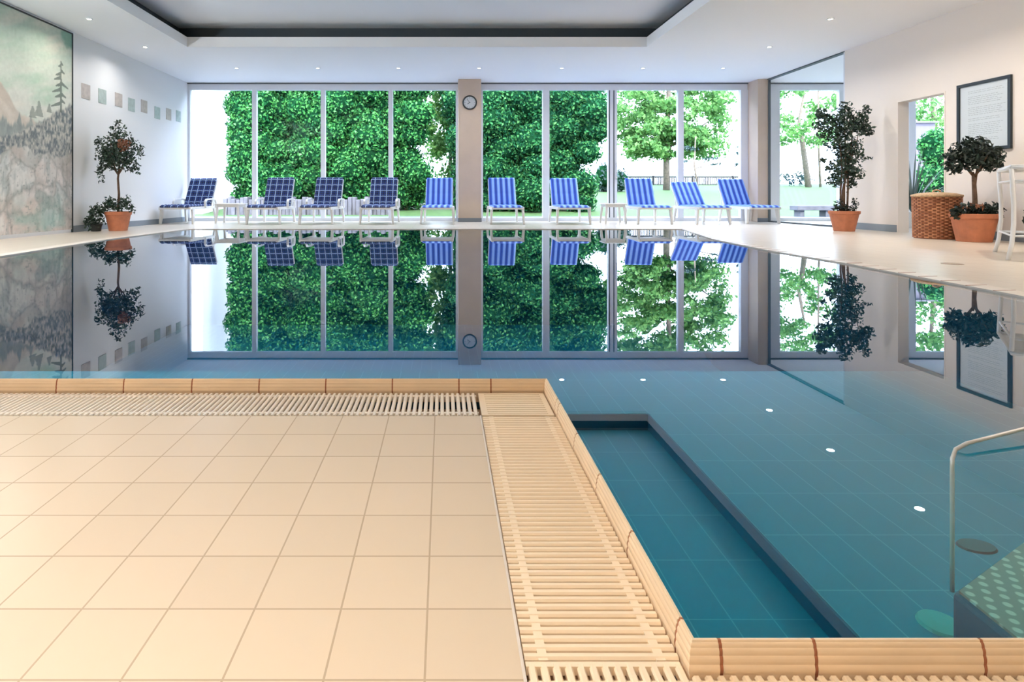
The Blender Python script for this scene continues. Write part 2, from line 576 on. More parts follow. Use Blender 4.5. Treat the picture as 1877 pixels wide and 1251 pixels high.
# ---- floors
b = MB()
b.prism([(XL, 9.90), (4.0, 9.90), (XR + 0.16, 9.90), (XR + 0.16, YW + 0.1), (XL, YW + 0.1)], -0.9, 0.0)
b.prism([(XL, 1.0), (-4.0, 1.0), (-4.0, 1.788), (-4.07, 5.4), (-4.29, 7.55), (-4.29, 9.90), (XL, 9.90)], -0.9, 0.0)
b.prism([(3.16, -1.0), (XR + 0.16, -1.0), (XR + 0.16, 9.90)] + right_edge[::-1], -0.9, 0.0)
b.box(XR + 0.16, XA, YA, YW + 0.1, -0.9, 0.0)
struct(b.build('floor', M['tile_far']), 'pale tiled floor around the far and right side of the pool')
b = MB()
GW = 0.1008          # left side of the gutter
b.prism([(XL, YB), (GW, YB), (GW, 1.587), (-4.0, 1.587), (-4.0, 1.0), (XL, 1.0)], -0.2, DZ)
b.box(GW, 3.16, YB, 0.545, -0.2, DZ)
b.box(3.16, XR + 0.1, YB, -1.0, -0.2, DZ)
struct(b.build('floor.001', M['tile']), 'beige square tiled deck in the foreground')

# ---- gutter channels under the grates
b = MB()
b.box(-4.0, 0.31, 1.587, 1.772, -0.2, DZ - 0.05)
b.box(GW, 0.306, 0.545, 1.587, -0.2, DZ - 0.05)
struct(b.build('trim_4', M['channel']), 'brown gutter channel under the grates')
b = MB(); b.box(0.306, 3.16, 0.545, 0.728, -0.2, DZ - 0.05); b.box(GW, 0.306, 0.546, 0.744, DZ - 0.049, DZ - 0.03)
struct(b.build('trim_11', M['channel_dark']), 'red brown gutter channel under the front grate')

# ---- pool basin
b = MB()
b.box(1.096, 4.2, 0.70, 3.14, -1.0, -0.60)
b.prism([(3.14, -2.0), (10.0, -2.0), (10.0, -1.6), (5.6, -1.6), (3.9, -0.60), (3.14, -0.60)], -4.5, 4.2)
b.v[-12:] = [(z, x, y) for x, y, z in b.v[-12:]]
b.box(-4.5, 0.30, 1.70, 3.14, -1.0, -0.60)
b.box(0.28, 1.096, 0.70, 3.14, -1.0, -0.686)
struct(b.build('pool_floor', M['pool_floor']), 'teal tiled pool floor with a deeper trough')
b = MB()
b.box(0.308, CX - 0.001, CYF - 0.006, CYB - 0.002, -1.0, -0.012)
b.box(-4.0, CX - 0.001, CYB - 0.007, CYB - 0.002, -1.0, -0.012)
b.box(0.308, 3.16, CYF - 0.006, CYF - 0.001, -1.0, -0.012)
# riser faces of the trough and lining of the outer walls
b.box(1.088, 1.098, CYF, 3.14, -0.70, -0.602)
b.box(CX, 1.098, 3.132, 3.142, -0.70, -0.602)
for a_, b_ in ((right_edge, 1), (left_edge, -1)):
    for p, q in zip(a_[:-1], a_[1:]):
        b.bar((p[0], p[1], -0.85), (q[0], q[1], -0.85), 0.02, 1.66)
b.bar((-4.29, 9.9, -0.85), (4.0, 9.9, -0.85), 0.02, 1.66)
struct(b.build('pool_wall', M['pool_wall']), 'teal lining of the pool sides')

# ---- water
wp = [(CX, CYF)] + right_edge + left_edge + [(CX, CYB)]
wb = MB(); wb.prism(wp, -1.95, 0.0)
wo = wb.build('water', M['water'])
struct(wo, 'still clear pool water mirroring the windows')

# ---- far pool edge lip (left, far and right sides)
b = MB()
path = right_edge + left_edge
for p, q in zip(path[:-1], path[1:]):
    d = Vector((q[0] - p[0], q[1] - p[1], 0)); d.normalize()
    n = Vector((d.y, -d.x, 0))
    b.add([(p[0], p[1], 0.0), (q[0], q[1], 0.0), (q[0] + n.x * 0.12, q[1] + n.y * 0.12, 0.0), (p[0] + n.x * 0.12, p[1] + n.y * 0.12, 0.0),
           (p[0], p[1], 0.010), (q[0], q[1], 0.010), (q[0] + n.x * 0.12, q[1] + n.y * 0.12, 0.014), (p[0] + n.x * 0.12, p[1] + n.y * 0.12, 0.014)],
          [(0, 3, 2, 1), (4, 5, 6, 7), (0, 1, 5, 4), (1, 2, 6, 5), (2, 3, 7, 6), (3, 0, 4, 7)])
struct(b.build('trim_5', M['lip']), 'pale raised lip along the far pool edge')
b = MB()
for p, q in zip(right_edge[:-1], right_edge[1:]):
    d = Vector((q[0] - p[0], q[1] - p[1], 0)); L = d.length; d.normalize()
    n = Vector((d.y, -d.x, 0))
    o_ = n * 0.135
    b.bar((p[0] + o_.x, p[1] + o_.y, 0.004), (q[0] + o_.x, q[1] + o_.y, 0.004), 0.012, 0.012)
    k = 0.0
    while k < L:
        c = Vector((p[0], p[1], 0.009)) + d * k
        b.bar(c, c + n * 0.12 + Vector((0, 0, 0.003)), 0.006, 0.006)
        k += 0.2
struct(b.build('trim_6', M['joint']), 'terracotta joints of the right pool edge')

# ---- ridged coping of the near deck: profile swept along an edge
def coping(name, p0, p1, outw, label, joints, m0=0.0, m1=0.0):
    """p0,p1: water-side edge; outw: unit direction from the water towards the deck; joints: distances of the red joints"""
    p0, p1, outw = Vector(p0), Vector(p1), Vector(outw)
    d = (p1 - p0).normalized()
    L = (p1 - p0).length
    prof = []
    N = 30
    w, h, top = 0.010, -DZ + 0.006, 0.006
    for i in range(N + 1):
        t = i / N
        a = t * PI / 2
        u = w * (0.25 + 0.75 * math.sin(a)) if t > 0 else 0.0
        z = top - h * (1 - math.cos(a)) if t > 0 else top
        rid = 0.0011 * abs(math.sin(t * PI * 5))
        prof.append((u + rid * math.sin(a), z + rid * math.cos(a)))
    prof = [(0.0, -0.06), (0.0, top)] + prof + [(w, DZ - 0.03), (0.002, -0.06)]
    root = empty(name, p0)
    struct(root, label)
    edges = [0.0] + [j for j in joints if 0 < j < L] + [L]
    bt = MB(); bj = MB()
    jw = 0.0022
    def sweep(bb, s0, s1, shrink):
        vs = []
        n = len(prof)
        for s, miter in ((s0, m0 if s0 == 0 else 0), (s1, m1 if s1 == L else 0)):
            for u, z in prof:
                q = d * (s + miter * u) + outw * (u - shrink) + Vector((0, 0, z - shrink))
                vs.append(q)
        fs = [(i, (i + 1) % n, n + (i + 1) % n, n + i) for i in range(n)]
        fs += [tuple(range(n)), tuple(range(2 * n - 1, n - 1, -1))]
        bb.add(vs, fs)
    for a, c in zip(edges[:-1], edges[1:]):
        sweep(bt, a + (jw if a > 0 else 0), c - (jw if c < L else 0), 0)
    for j in edges[1:-1]:
        sweep(bj, j - jw, j + jw, 0.0007)
    bt.build('coping_tiles', M['coping'], root)
    bj.build('grout_joints', M['joint'], root)
    return root
# back edge: joints at measured columns of the photograph (y about 706)
def xcol(px, y=706.0, z=-0.016):
    return (px - VX) * (CH - z) / (y - VY)
jb = [xcol(p) for p in (899, 841, 720, 599, 478, 356, 232, 110)]
while jb[-1] > -3.8:
    jb.append(jb[-1] - 0.2)
coping('trim_1', (CX, CYB, 0), (-4.0, CYB, 0), (0, -1, 0), 'ridged cream coping along the back of the near deck', [CX - x for x in jb], m0=1.0)
coping('trim_2', (CX, CYF, 0), (CX, CYB, 0), (-1, 0, 0), 'ridged cream coping along the right of the near deck',
       [0.034, 0.235, 0.435, 0.635, 0.835, 0.87], m0=-1.0, m1=-1.0)
coping('trim_3', (CX, CYF, 0), (3.16, CYF, 0), (0, -1, 0), 'ridged cream coping along the front pool edge',
       [0.030, 0.1475, 0.3565, 0.566, 0.776, 0.987, 1.2, 1.41, 1.62, 1.83, 2.04, 2.25, 2.46, 2.67], m0=-1.0)

# ---- overflow grates
GP = 0.0154
def slat(bb, p, q, w=0.0102, h=0.011):
    """rounded-top bar of the grate"""
    p, q = Vector(p), Vector(q)
    d = (q - p).normalized()
    s = d.cross(Vector((0, 0, 1)))
    sec = [(-w / 2, -h), (w / 2, -h), (w / 2, -0.003), (w * 0.28, 0), (-w * 0.28, 0), (-w / 2, -0.003)]
    vs = [e + s * a + Vector((0, 0, z)) for e in (p, q) for a, z in sec]
    n = 6
    bb.add(vs, [(i, (i + 1) % n, n + (i + 1) % n, n + i) for i in range(n)] + [tuple(range(n - 1, -1, -1)), tuple(range(n, 2 * n))])
def grate(name, x0, x1, y0, y1, along, label, ribs=(0.12, 0.88), m='grate', ystep=None):
    bb = MB()
    if along == 'X':        # slats run along X, repeated in Y
        k = y0 + GP / 2
        while k < y1:
            slat(bb, (x0, k, DZ), (x1, k, DZ)); k += GP
        for r in ribs:
            x = x0 + (x1 - x0) * r
            bb.box(x - 0.006, x + 0.006, y0, y1, DZ - 0.014, DZ - 0.0012)
    else:
        k = x0 + GP / 2
        while k < x1:
            slat(bb, (k, y0, DZ), (k, ystep[1] if ystep and k < ystep[0] else y1, DZ)); k += GP
        for r in ribs:
            y = y0 + (y1 - y0) * r
            bb.box(x0, x1, y - 0.006, y + 0.006, DZ - 0.014, DZ - 0.0012)
    if ystep:
        bb.box(x0, ystep[0], ystep[1] - 0.004, ystep[1] + 0.004, DZ - 0.012, DZ - 0.0005)
    o = bb.build(name, M[m])
    tag(o, label, 'grate', 'overflow grates along the near deck')
    return o
grate('overflow_grate', -4.0, GW - 0.004, 1.592, 1.770, 'Y', 'long cream slatted overflow grate behind the tiled deck, slats pointing away', m='grate_glare')
grate('overflow_grate', GW + 0.003, 0.302, 0.752, 1.585, 'X', 'wide cream slatted overflow grate running beside the right edge of the tiled deck')
grate('overflow_grate', GW + 0.003, 3.15, 0.552, 0.7265, 'Y', 'cream slatted overflow grate at the very bottom of the photo, dark gaps', ribs=(0.1, 0.93), ystep=(0.300, 0.745))
bb = MB()
bb.box(GW + 0.003, 0.300, 1.592, 1.770, DZ - 0.012, DZ)
k = 1.600
while k < 1.765:
    bb.box(GW + 0.02, 0.285, k, k + 0.006, DZ, DZ + 0.0012); k += GP
tag(bb.build('corner_grate', M['grate'], bevel=0.002), 'flat cream corner cover where the two gutter grates meet', 'grate', 'overflow grates along the near deck')
bb = MB(); bb.box(GW - 0.003, GW + 0.001, 0.545, 1.587, DZ - 0.04, DZ + 0.001)
struct(bb.build('trim_7', M['lip']), 'pale edge strip between tiles and right grate')

# ------------------------------------------------------------------ walls, ceiling
b = MB(); b.box(XL - 0.2, XL, YB, YW + 0.2, -0.3, 3.75)
struct(b.build('wall_left', M['plaster']), 'white left wall')
b = MB(); b.box(XL, XA, YB - 0.2, YB, -0.3, 3.75)
struct(b.build('wall_back', M['wall_warm']), 'wall behind the camera')
OP0, OP1, OPZ = 8.28, 9.16, 2.04
GL0 = 10.36
b = MB()
b.box(XR, XR + 0.16, YB, OP0, 0 - 0.2, ZC + 0.02)
b.box(XR, XR + 0.16, OP0, OP1, OPZ, ZC + 0.02)
b.box(XR, XR + 0.16, OP1, GL0, -0.2, ZC + 0.02)
struct(b.build('wall_right', M['wall_warm']), 'warm white right wall with a doorway')
b = MB(); b.box(XA, XA + 0.2, YA - 0.2, YW + 0.2, -0.2, 3.3); b.box(XR + 0.16, XA, YA - 0.2, YA, -0.2, 3.3)
struct(b.build('wall_side_room', M['plaster']), 'white walls of the side room')
# ceiling with raised tray
TX0, TX1, TY0, TY1 = -4.39, 3.48, 0.6, 10.08
ZL = 3.288
b = MB()
b.box(XL, TX0, YB, YW + 0.2, ZC, ZL); b.box(TX1, XR + 0.16, YB, YW + 0.2, ZC, ZL)
b.box(TX0, TX1, YB, TY0, ZC, ZL); b.box(TX0, TX1, TY1, YW + 0.2, ZC, ZL)
b.box(XR + 0.16, XA, YA, YW + 0.2, ZC, ZL)
struct(b.build('ceiling', M['ceiling']), 'white ceiling border around the raised tray')
b = MB()
R = 0.25
b.box(TX0 - R, TX1 + R, TY0 - R, TY1 + R, ZU, ZU + 0.15)
struct(b.build('ceiling.001', M['ceiling']), 'pale grey raised ceiling tray')
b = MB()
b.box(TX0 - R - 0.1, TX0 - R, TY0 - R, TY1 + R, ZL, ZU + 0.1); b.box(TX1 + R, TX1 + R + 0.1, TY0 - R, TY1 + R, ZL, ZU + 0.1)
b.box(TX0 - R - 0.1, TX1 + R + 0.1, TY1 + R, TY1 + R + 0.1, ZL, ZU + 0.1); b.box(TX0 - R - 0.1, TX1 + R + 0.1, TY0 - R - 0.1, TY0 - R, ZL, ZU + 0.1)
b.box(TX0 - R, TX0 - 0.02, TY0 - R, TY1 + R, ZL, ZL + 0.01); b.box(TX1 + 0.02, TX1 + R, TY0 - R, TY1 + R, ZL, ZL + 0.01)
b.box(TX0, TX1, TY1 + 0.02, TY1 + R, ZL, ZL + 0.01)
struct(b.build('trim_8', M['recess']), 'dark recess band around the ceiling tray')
# baseboards
b = MB(); b.box(XR - 0.012, XR, -1.0, OP0, 0, 0.11); b.box(XR - 0.012, XR, OP1, GL0, 0, 0.11)
struct(b.build('baseboard_right', M['base']), 'grey baseboard of the right wall')
b = MB(); b.box(XL, XL + 0.012, 9.16, YW, 0, 0.10)
struct(b.build('baseboard_left', M['base']), 'grey baseboard of the left wall')
# pillars
YP = 12.845
b = MB(); b.box(0.322, 0.822, YP, YW + 0.1, 0, ZC)
struct(b.build('pillar', M['pillar'], bevel=0.006), 'beige pillar with the wall clock between the window bays')
b = MB(); b.box(0.322 - 0.008, 0.822 + 0.008, YP - 0.012, YP, 0, 0.085); b.box(0.822, 0.832, YP, YW, 0, 0.085); b.box(0.312, 0.322, YP, YW, 0, 0.085)
struct(b.build('trim_9', M['base']), 'grey plinth of the middle pillar')
b = MB(); b.box(6.86, 7.09, YP, YW + 0.1, 0, ZC)
struct(b.build('pillar.001', M['pillar'], bevel=0.006), 'beige corner pillar at the right end of the windows')
b = MB(); b.box(6.85, 7.10, YP - 0.012, YP, 0, 0.085)
struct(b.build('trim_10', M['base']), 'grey plinth of the corner pillar')

# ------------------------------------------------------------------ windows
def px2x(px):
    return (px - VX) * YW / F
def window(name, label, x0, x1, mull, z_top=2.96, thick=0.10, dark=True, bottom=0.075, endw=0.09):
    root = empty(name, (0, YW, 0)); struct(root, label)
    f = MB()
    f.box(x0, x1, 0, thick, z_top, ZC - 0.015)
    f.box(x0, x1, 0, thick, -0.02, bottom)
    f.box(x0, x0 + endw, 0, thick, bottom, z_top); f.box(x1 - endw, x1, 0, thick, bottom, z_top)
    f.build('window_frame', M['alu'], root, bevel=0.004)
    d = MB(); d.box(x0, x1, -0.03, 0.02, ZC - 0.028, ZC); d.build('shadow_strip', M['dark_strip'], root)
    xs = [(x0 + endw)]
    for m_, w in mull:
        g = MB(); g.box(m_ - w / 2, m_ + w / 2, -0.01, thick, bottom, z_top)
        g.build('mullion', M['alu'], root, bevel=0.004)
        xs += [m_ - w / 2, m_ + w / 2]
    xs.append(x1 - endw)
    for a, c in zip(xs[::2], xs[1::2]):
        p = MB(); p.box(a, c, thick * 0.45, thick * 0.45 + 0.006, bottom, z_top)
        p.build('window_pane', M['glass'], root)
    return root
w1 = window('window_1', 'four-pane window wall left of the pillar', XL, 0.33, [(px2x(466), 0.10), (px2x(592), 0.10), (px2x(716), 0.10)], endw=0.05)
w2 = window('window_2', 'sliding four-pane window wall right of the pillar', 0.82, 6.87, [(px2x(1001), 0.15), (px2x(1123), 0.20), (px2x(1248), 0.13)], endw=0.07)
b = MB(); b.box(6.70, 6.86, -0.02, 0.1, 0.0, 2.96); b.build('end_post', M['alu'], w2)
b = MB(); b.box(px2x(1116), px2x(1118), -0.012, 0.0, 0.08, 2.95); b.box(px2x(1124), px2x(1126), -0.014, 0.0, 0.08, 2.95)
b.build('sash_gap', M['dark_strip'], w2)
b = MB(); b.tube([(px2x(1129), -0.02, 0.95), (px2x(1129), -0.07, 0.97), (px2x(1129), -0.07, 1.27), (px2x(1129), -0.02, 1.29)], 0.012, 8)
b.build('window_handle', M['chrome'], w2, smooth=True)
w4 = window('window_4', 'window wall of the side room seen through the glass', 7.10, XA, [(px2x(1416), 0.33), (px2x(1544), 0.14), (px2x(1672), 0.16)], z_top=2.96, endw=0.05)
# glazed part of the right wall
root = empty('window_3', (XR, 0, 0)); struct(root, 'floor to ceiling glass sheet in the right wall')
b = MB(); b.box(0.04, 0.048, GL0, YP, 0.02, ZC - 0.02); b.build('window_pane', M['glass'], root)
b = MB(); b.box(0.0, 0.09, GL0, YP, ZC - 0.022, ZC); b.box(0.01, 0.08, GL0, YP, 0, 0.03); b.box(0.02, 0.07, YP - 0.02, YP, 0.03, ZC - 0.02)
b.build('window_frame', M['dark_strip'], root)
b = MB(); b.box(0.0, 0.16, GL0 - 0.001, GL0 + 0.03, 0.03, ZC - 0.02); b.build('window_jamb', M['alu'], root)
# lining of the doorway in the right wall
root = empty('door_1', (XR, 0, 0)); struct(root, 'open doorway in the right wall to the side room')
b = MB(); b.box(-0.005, 0.165, OP0, OP0 + 0.02, 0, OPZ); b.box(-0.005, 0.165, OP1 - 0.02, OP1, 0, OPZ); b.box(-0.005, 0.165, OP0 + 0.02, OP1 - 0.02, OPZ - 0.02, OPZ)
b.build('door_frame', M['wall_warm'], root)

# ------------------------------------------------------------------ ceiling downlights (their own light in the builder)
def downlight(x, y, label, power, col, size=0.09, near=False):
    r = empty('ceiling_downlight', (x, y, ZC))
    tag(r, label, 'downlight', 'ceiling downlights')
    rb = MB(); rb.lathe([(0.03, 0.0), (0.05, 0.0), (0.05, -0.008), (0.034, -0.010), (0.028, -0.004), (0.028, 0.0), (0.03, 0.0)], 24, caps=False)
    rb.build('trim_ring', M['white_metal'], r, smooth=True)
    eb = MB(); eb.lathe([(0.0001, -0.003), (0.027, -0.003), (0.027, -0.0005), (0.0001, -0.0005)], 20)
    eb.build('glowing_lens', M['lamp_glow'], r)
    ld = bpy.data.lights.new('downlight', 'AREA')
    ld.shape = 'DISK'; ld.size = size; ld.energy = power; ld.color = col
    ld.spread = math.radians(80 if near else 150)
    lo = bpy.data.objects.new('downlight_beam', ld)
    lo.location = (0, 0, -0.015)
    COL.objects.link(lo); lo.parent = r
    return r
ord_ = ['second', 'third', 'fourth', 'fifth', 'sixth']
for k, x in enumerate((-4.13, -2.51, -0.90, 0.71, 2.36, 3.98)):
    lb = ['downlight in the ceiling row along the windows, the first from the left wall',
          'downlight in the ceiling row along the windows, second from the left wall',
          'downlight in the ceiling row along the windows, just left of the clock pillar',
          'downlight in the ceiling row along the windows, just right of the clock pillar',
          'downlight in the ceiling row along the windows, second right of the clock pillar',
          'downlight in the ceiling row along the windows, third right of the clock pillar'][k]
    downlight(x, 11.75, lb, LAMP_POWER * 0.5, LAMP_MID)
downlight(5.58, 11.75, 'downlight in the right ceiling border, closest to the corner pillar', LAMP_POWER * 0.5, LAMP_MID)
downlight(5.58, 10.08, 'downlight in the right ceiling border, above the tall fig by the glass', LAMP_POWER, LAMP_MID)
downlight(5.58, 8.49, 'brightest downlight in the right ceiling border, near the top edge', LAMP_POWER, LAMP_MID)
downlight(5.58, 6.90, 'downlight of the right ceiling border seen only mirrored low in the water', LAMP_POWER * 1.3, LAMP_WARM)
downlight(-5.11, 10.08, 'downlight in the left ceiling border, above the round potted tree', LAMP_POWER * 0.55, LAMP_MID)
for (x, y, w) in ((5.58, 5.3, 1), (5.58, 3.7, 1), (5.58, 2.1, 1), (-5.11, 8.49, .5), (-5.11, 6.9, .6), (-5.11, 5.3, .8), (-5.11, 3.7, 1), (-5.11, 2.1, 1), (-5.11, 0.4, 1)):
    downlight(x, y, 'downlight of the ceiling border outside the frame', LAMP_POWER * w * 1.3, LAMP_WARM)
for (x, y) in ((-3.2, -0.2), (-1.9, -0.2), (-0.7, -0.2), (-3.2, -1.3), (-1.9, -1.3), (-0.7, -1.3), (0.5, -1.6)):
    downlight(x, y, 'downlight of the near ceiling border behind the camera', LAMP_NEAR_POWER, LAMP_WARM, near=True)

def added_fill_uplight(x, y, sx, label):  # invented fixture out of view, there only to light the ceiling
    r = empty('fill_uplight', (x, y, 2.1)); tag(r, label, 'fill lamp', 'added fill lamps washing the ceiling')
    bb = MB(); bb.add([(0, -.2, 0), (sx * .05, -.2, 0), (sx * .14, -.2, .12), (0, -.2, .12), (0, .2, 0), (sx * .05, .2, 0), (sx * .14, .2, .12), (0, .2, .12)],
                      [(0, 3, 2, 1), (4, 5, 6, 7), (0, 1, 5, 4), (1, 2, 6, 5), (2, 3, 7, 6), (3, 0, 4, 7)])
    bb.build('bowl', M['white_metal'], r)
    ld = bpy.data.lights.new('fill_uplight', 'AREA'); ld.shape = 'RECTANGLE'; ld.size = 0.12; ld.size_y = 0.36
    ld.energy = FILL_UPLIGHT_POWER; ld.color = (0.78, 0.87, 1.0)
    lo = bpy.data.objects.new('lamp_beam', ld); lo.location = (sx * 0.07, 0, 0.13); lo.rotation_euler = (PI, sx * 0.5, 0)
    COL.objects.link(lo); lo.parent = r
for y in (4.9, 4.0, 3.1):
    added_fill_uplight(XL, y, 1, 'added fill lamp on the left wall outside the frame')

# ------------------------------------------------------------------ mural on the left wall
def vnoise(x, y, seed):
    """smooth value noise, numpy"""
    r = np.random.default_rng(seed).random((256, 256))
    xi, yi = np.floor(x).astype(int), np.floor(y).astype(int)
    fx, fy = x - xi, y - yi
    fx = fx * fx * (3 - 2 * fx); fy = fy * fy * (3 - 2 * fy)
    g = lambda a, c: r[a % 256, c % 256]
    return (g(xi, yi) * (1 - fx) + g(xi + 1, yi) * fx) * (1 - fy) + (g(xi, yi + 1) * (1 - fx) + g(xi + 1, yi + 1) * fx) * fy
def fbm(x, y, seed, octv=5):
    s = 0; a = 0.5
    for k in range(octv):
        s = s + a * vnoise(x * 2 ** k, y * 2 ** k, seed + k); a *= 0.5
    return s
MY0, MY1, MZ0, MZ1 = 5.6, 9.12, 0.05, 3.07
def mural():
    ny, nz = 420, 420
    Y, Z = np.meshgrid(np.linspace(MY0, MY1, ny), np.linspace(MZ0, MZ1, nz), indexing='ij')
    def C(*c): return np.array(srgb(*c)[:3])
    def mixc(a, c, t): return a * (1 - t[..., None]) + c * t[..., None]
    img = np.zeros((ny, nz, 3)) + C(205, 208, 198)
    # sky: pale with green streaks, greener to the top
    st = fbm((Y * 0.7 + Z * 1.0) * 1.0, (Z * 3.4 - Y * 1.4), 3)
    img = mixc(img, C(150, 184, 164), np.clip((Z - 2.0) / 1.0, 0, 1) * 0.75)
    img = mixc(img, C(142, 186, 160), np.clip((st - 0.5) * 4, 0, 1) * 0.7)
    img = mixc(img, C(222, 214, 200), np.clip((0.46 - st) * 5, 0, 1) * 0.7)
    img = mixc(img, C(96, 150, 130), np.clip((fbm(Y * 2, Z * 3, 21) - 0.56) * 8, 0, 1) * np.clip((Z - 2.55) * 4, 0, 1) * 0.7)
    # pale far mountain
    nz1 = (fbm(Y * 3, Y * 0 + 1, 9) - 0.5) * 0.3
    ridge = 1.98 - (Y - 7.66) * 0.66 + nz1
    ridge = np.where(Y < 7.5, 2.09 - (7.5 - Y) * 0.25 + nz1, ridge)
    t = np.clip((ridge - Z) * 25, 0, 1)
    rk = fbm(Y * 6 + Z * 5, Z * 3, 30)
    img = mixc(img, mixc(np.zeros_like(img) + C(172, 160, 146), C(214, 206, 194), rk), t)
    # dark forest band
    band = 1.62 + (fbm(Y * 14, Y * 0, 41) - 0.5) * 0.36 - np.clip(Y - 8.2, 0, 2) * 0.05
    t = np.clip((band - Z) * 18, 0, 1) * 0.85
    img = mixc(img, mixc(np.zeros_like(img) + C(98, 118, 122), C(158, 164, 158), fbm(Y * 20, Z * 8, 50)), t)
    # nearer wooded ridge rising to the right
    r2 = np.interp(Y, [5, 7.66, 8.0, 8.4, 8.8, 9.13], [1.2, 1.36, 1.45, 1.66, 1.86, 2.02]) + (fbm(Y * 16, Y * 0, 61) - 0.5) * 0.12
    t = np.clip((r2 - Z) * 25, 0, 1)
    sp = fbm(Y * 34, Z * 20, 70, 5)
    img = mixc(img, mixc(np.zeros_like(img) + C(104, 114, 118), C(192, 188, 178), np.clip((sp - 0.3) * 2.4, 0, 1)), t)
    # boulders: nearest-centre cells with dark joints
    r3 = np.interp(Y, [5, 7.66, 8.0, 8.3, 8.7, 9.13], [1.15, 1.12, 1.27, 1.2, 1.18, 1.22]) + (fbm(Y * 7, Y * 0, 81) - 0.5) * 0.2
    rr = np.random.default_rng(5)
    pts = np.stack([rr.uniform(MY0, MY1 + .2, 46), rr.uniform(-0.1, 1.4, 46)], 1)
    wy = Y + (fbm(Y * 5, Z * 5, 90) - 0.5) * 0.25
    wz = Z + (fbm(Y * 5, Z * 5, 95) - 0.5) * 0.25
    D = np.stack([np.hypot((wy - a) * 0.9, (wz - c) * 0.75) for a, c in pts], 0)
    near = np.argmin(D, 0)
    Ds = np.sort(D, 0)[:2]
    gap = Ds[1] - Ds[0]
    tone = rr.random(46)[near]
    vert = fbm(Y * 22, Z * 4, 99, 4)
    bould = mixc(np.zeros_like(img) + C(196, 198, 192), C(216, 206, 198), tone)
    bould = mixc(bould, C(150, 158, 152), np.clip((vert - 0.47) * 4, 0, 1) * 0.7)
    bould = mixc(bould, C(226, 222, 214), np.clip((fbm(Y * 9 + 4, Z * 6, 111) - 0.5) * 6, 0, 1) * 0.6)
    bould = mixc(bould, C(200, 178, 164), np.clip((fbm(Y * 3, Z * 3, 120) - 0.52) * 6, 0, 1) * 0.5)
    bould = mixc(bould, C(128, 128, 120), np.clip(1 - gap / 0.07, 0, 1) * 0.55)
    bould = mixc(bould, C(108, 116, 112), np.clip((fbm(Y * 24, Z * 24, 130, 3) - 0.56) * 8, 0, 1) * 0.45)
    t = np.clip((r3 - Z) * 30, 0, 1)
    img = mixc(img, bould, t)
    img = mixc(img, C(140, 178, 166), np.clip((0.7 - Z) * 2, 0, 1) * np.clip((fbm(Y * 2.5, Z * 4, 140) - 0.5) * 5, 0, 1) * 0.6)
    # sparse fir on the ridge
    ty, tz0, tz1 = 8.86, 1.86, 2.60
    u = (Z - tz0) / (tz1 - tz0)
    dark = np.zeros_like(Y)
    dark = np.maximum(dark, ((np.abs(Y - ty) < 0.012 + 0.012 * (1 - u)) & (u > -0.05) & (u < 1)) * 1.0)
    for k, (zu, L, sgn) in enumerate(((0.95, .05, 1), (0.9, .06, -1), (0.8, .09, 1), (0.74, .12, -1), (0.66, .16, -1), (0.55, .17, 1), (0.52, .12, -1), (0.42, .2, -1), (0.33, .12, 1), (0.3, .14, -1), (0.14, .22, -1), (0.2, .1, 1))):
        s_ = (Y - ty) * sgn
        zc = tz0 + zu * (tz1 - tz0) - s_ * 0.35
        dark = np.maximum(dark, ((s_ > 0) & (s_ < L) & (np.abs(Z - zc) < 0.022 * (1.2 - s_ / L) + 0.006)) * 1.0)
    for (ya, za, ha) in ((8.25, 1.66, .17), (8.38, 1.70, .22), (8.6, 1.78, .13)):
        dark = np.maximum(dark, ((np.abs(Y - ya) < (za + ha - Z) * 0.35 + fbm(Y * 40, Z * 40, 7) * 0.03) & (Z > za) & (Z < za + ha)) * 0.7)
    img = mixc(img, C(92, 104, 98), np.clip(dark, 0, 1) * 0.85)
    brush = fbm(Y * 26, Z * 26, 160, 3)
    img = img * (0.9 + 0.2 * brush[..., None])
    v = np.stack([np.full_like(Y, XL + 0.012), Y, Z], -1).reshape(-1, 3)
    i = (np.arange(ny - 1)[:, None] * nz + np.arange(nz - 1)[None, :]).ravel()
    f = np.stack([i, i + nz, i + nz + 1, i + 1], 1)
    m = mat('mountain_mural_paint', (0.6, 0.6, 0.55, 1), 0.6)
    a = m.node_tree.nodes.new('ShaderNodeVertexColor'); a.layer_name = 'paint'
    m.node_tree.links.new(a.outputs[0], m.node_tree.nodes['Principled BSDF'].inputs['Base Color'])
    root = empty('wall_mural', (0, 0, 0))
    tag(root, 'painted mountain landscape mural with rocks and a bare fir on left wall', 'mural')
    o = np_mesh('painted_panel', v, f, m, root)
    ca = o.data.color_attributes.new('paint', 'FLOAT_COLOR', 'POINT')
    rgba = np.concatenate([img.reshape(-1, 3), np.ones((ny * nz, 1))], 1).astype(np.float32)
    ca.data.foreach_set('color', rgba.ravel())
    bb = MB(); bb.box(XL + 0.001, XL + 0.011, MY0, MY1, MZ0, MZ1); bb.build('backing_board', M['plaster'], root)
    bb = MB(); bb.box(XL, XL + 0.022, MY1, MY1 + 0.02, 0.0, MZ1 + 0.02); bb.box(XL, XL + 0.022, MY0, MY1, MZ1, MZ1 + 0.02)
    bb.build('dark_border', M['black'], root)
mural()

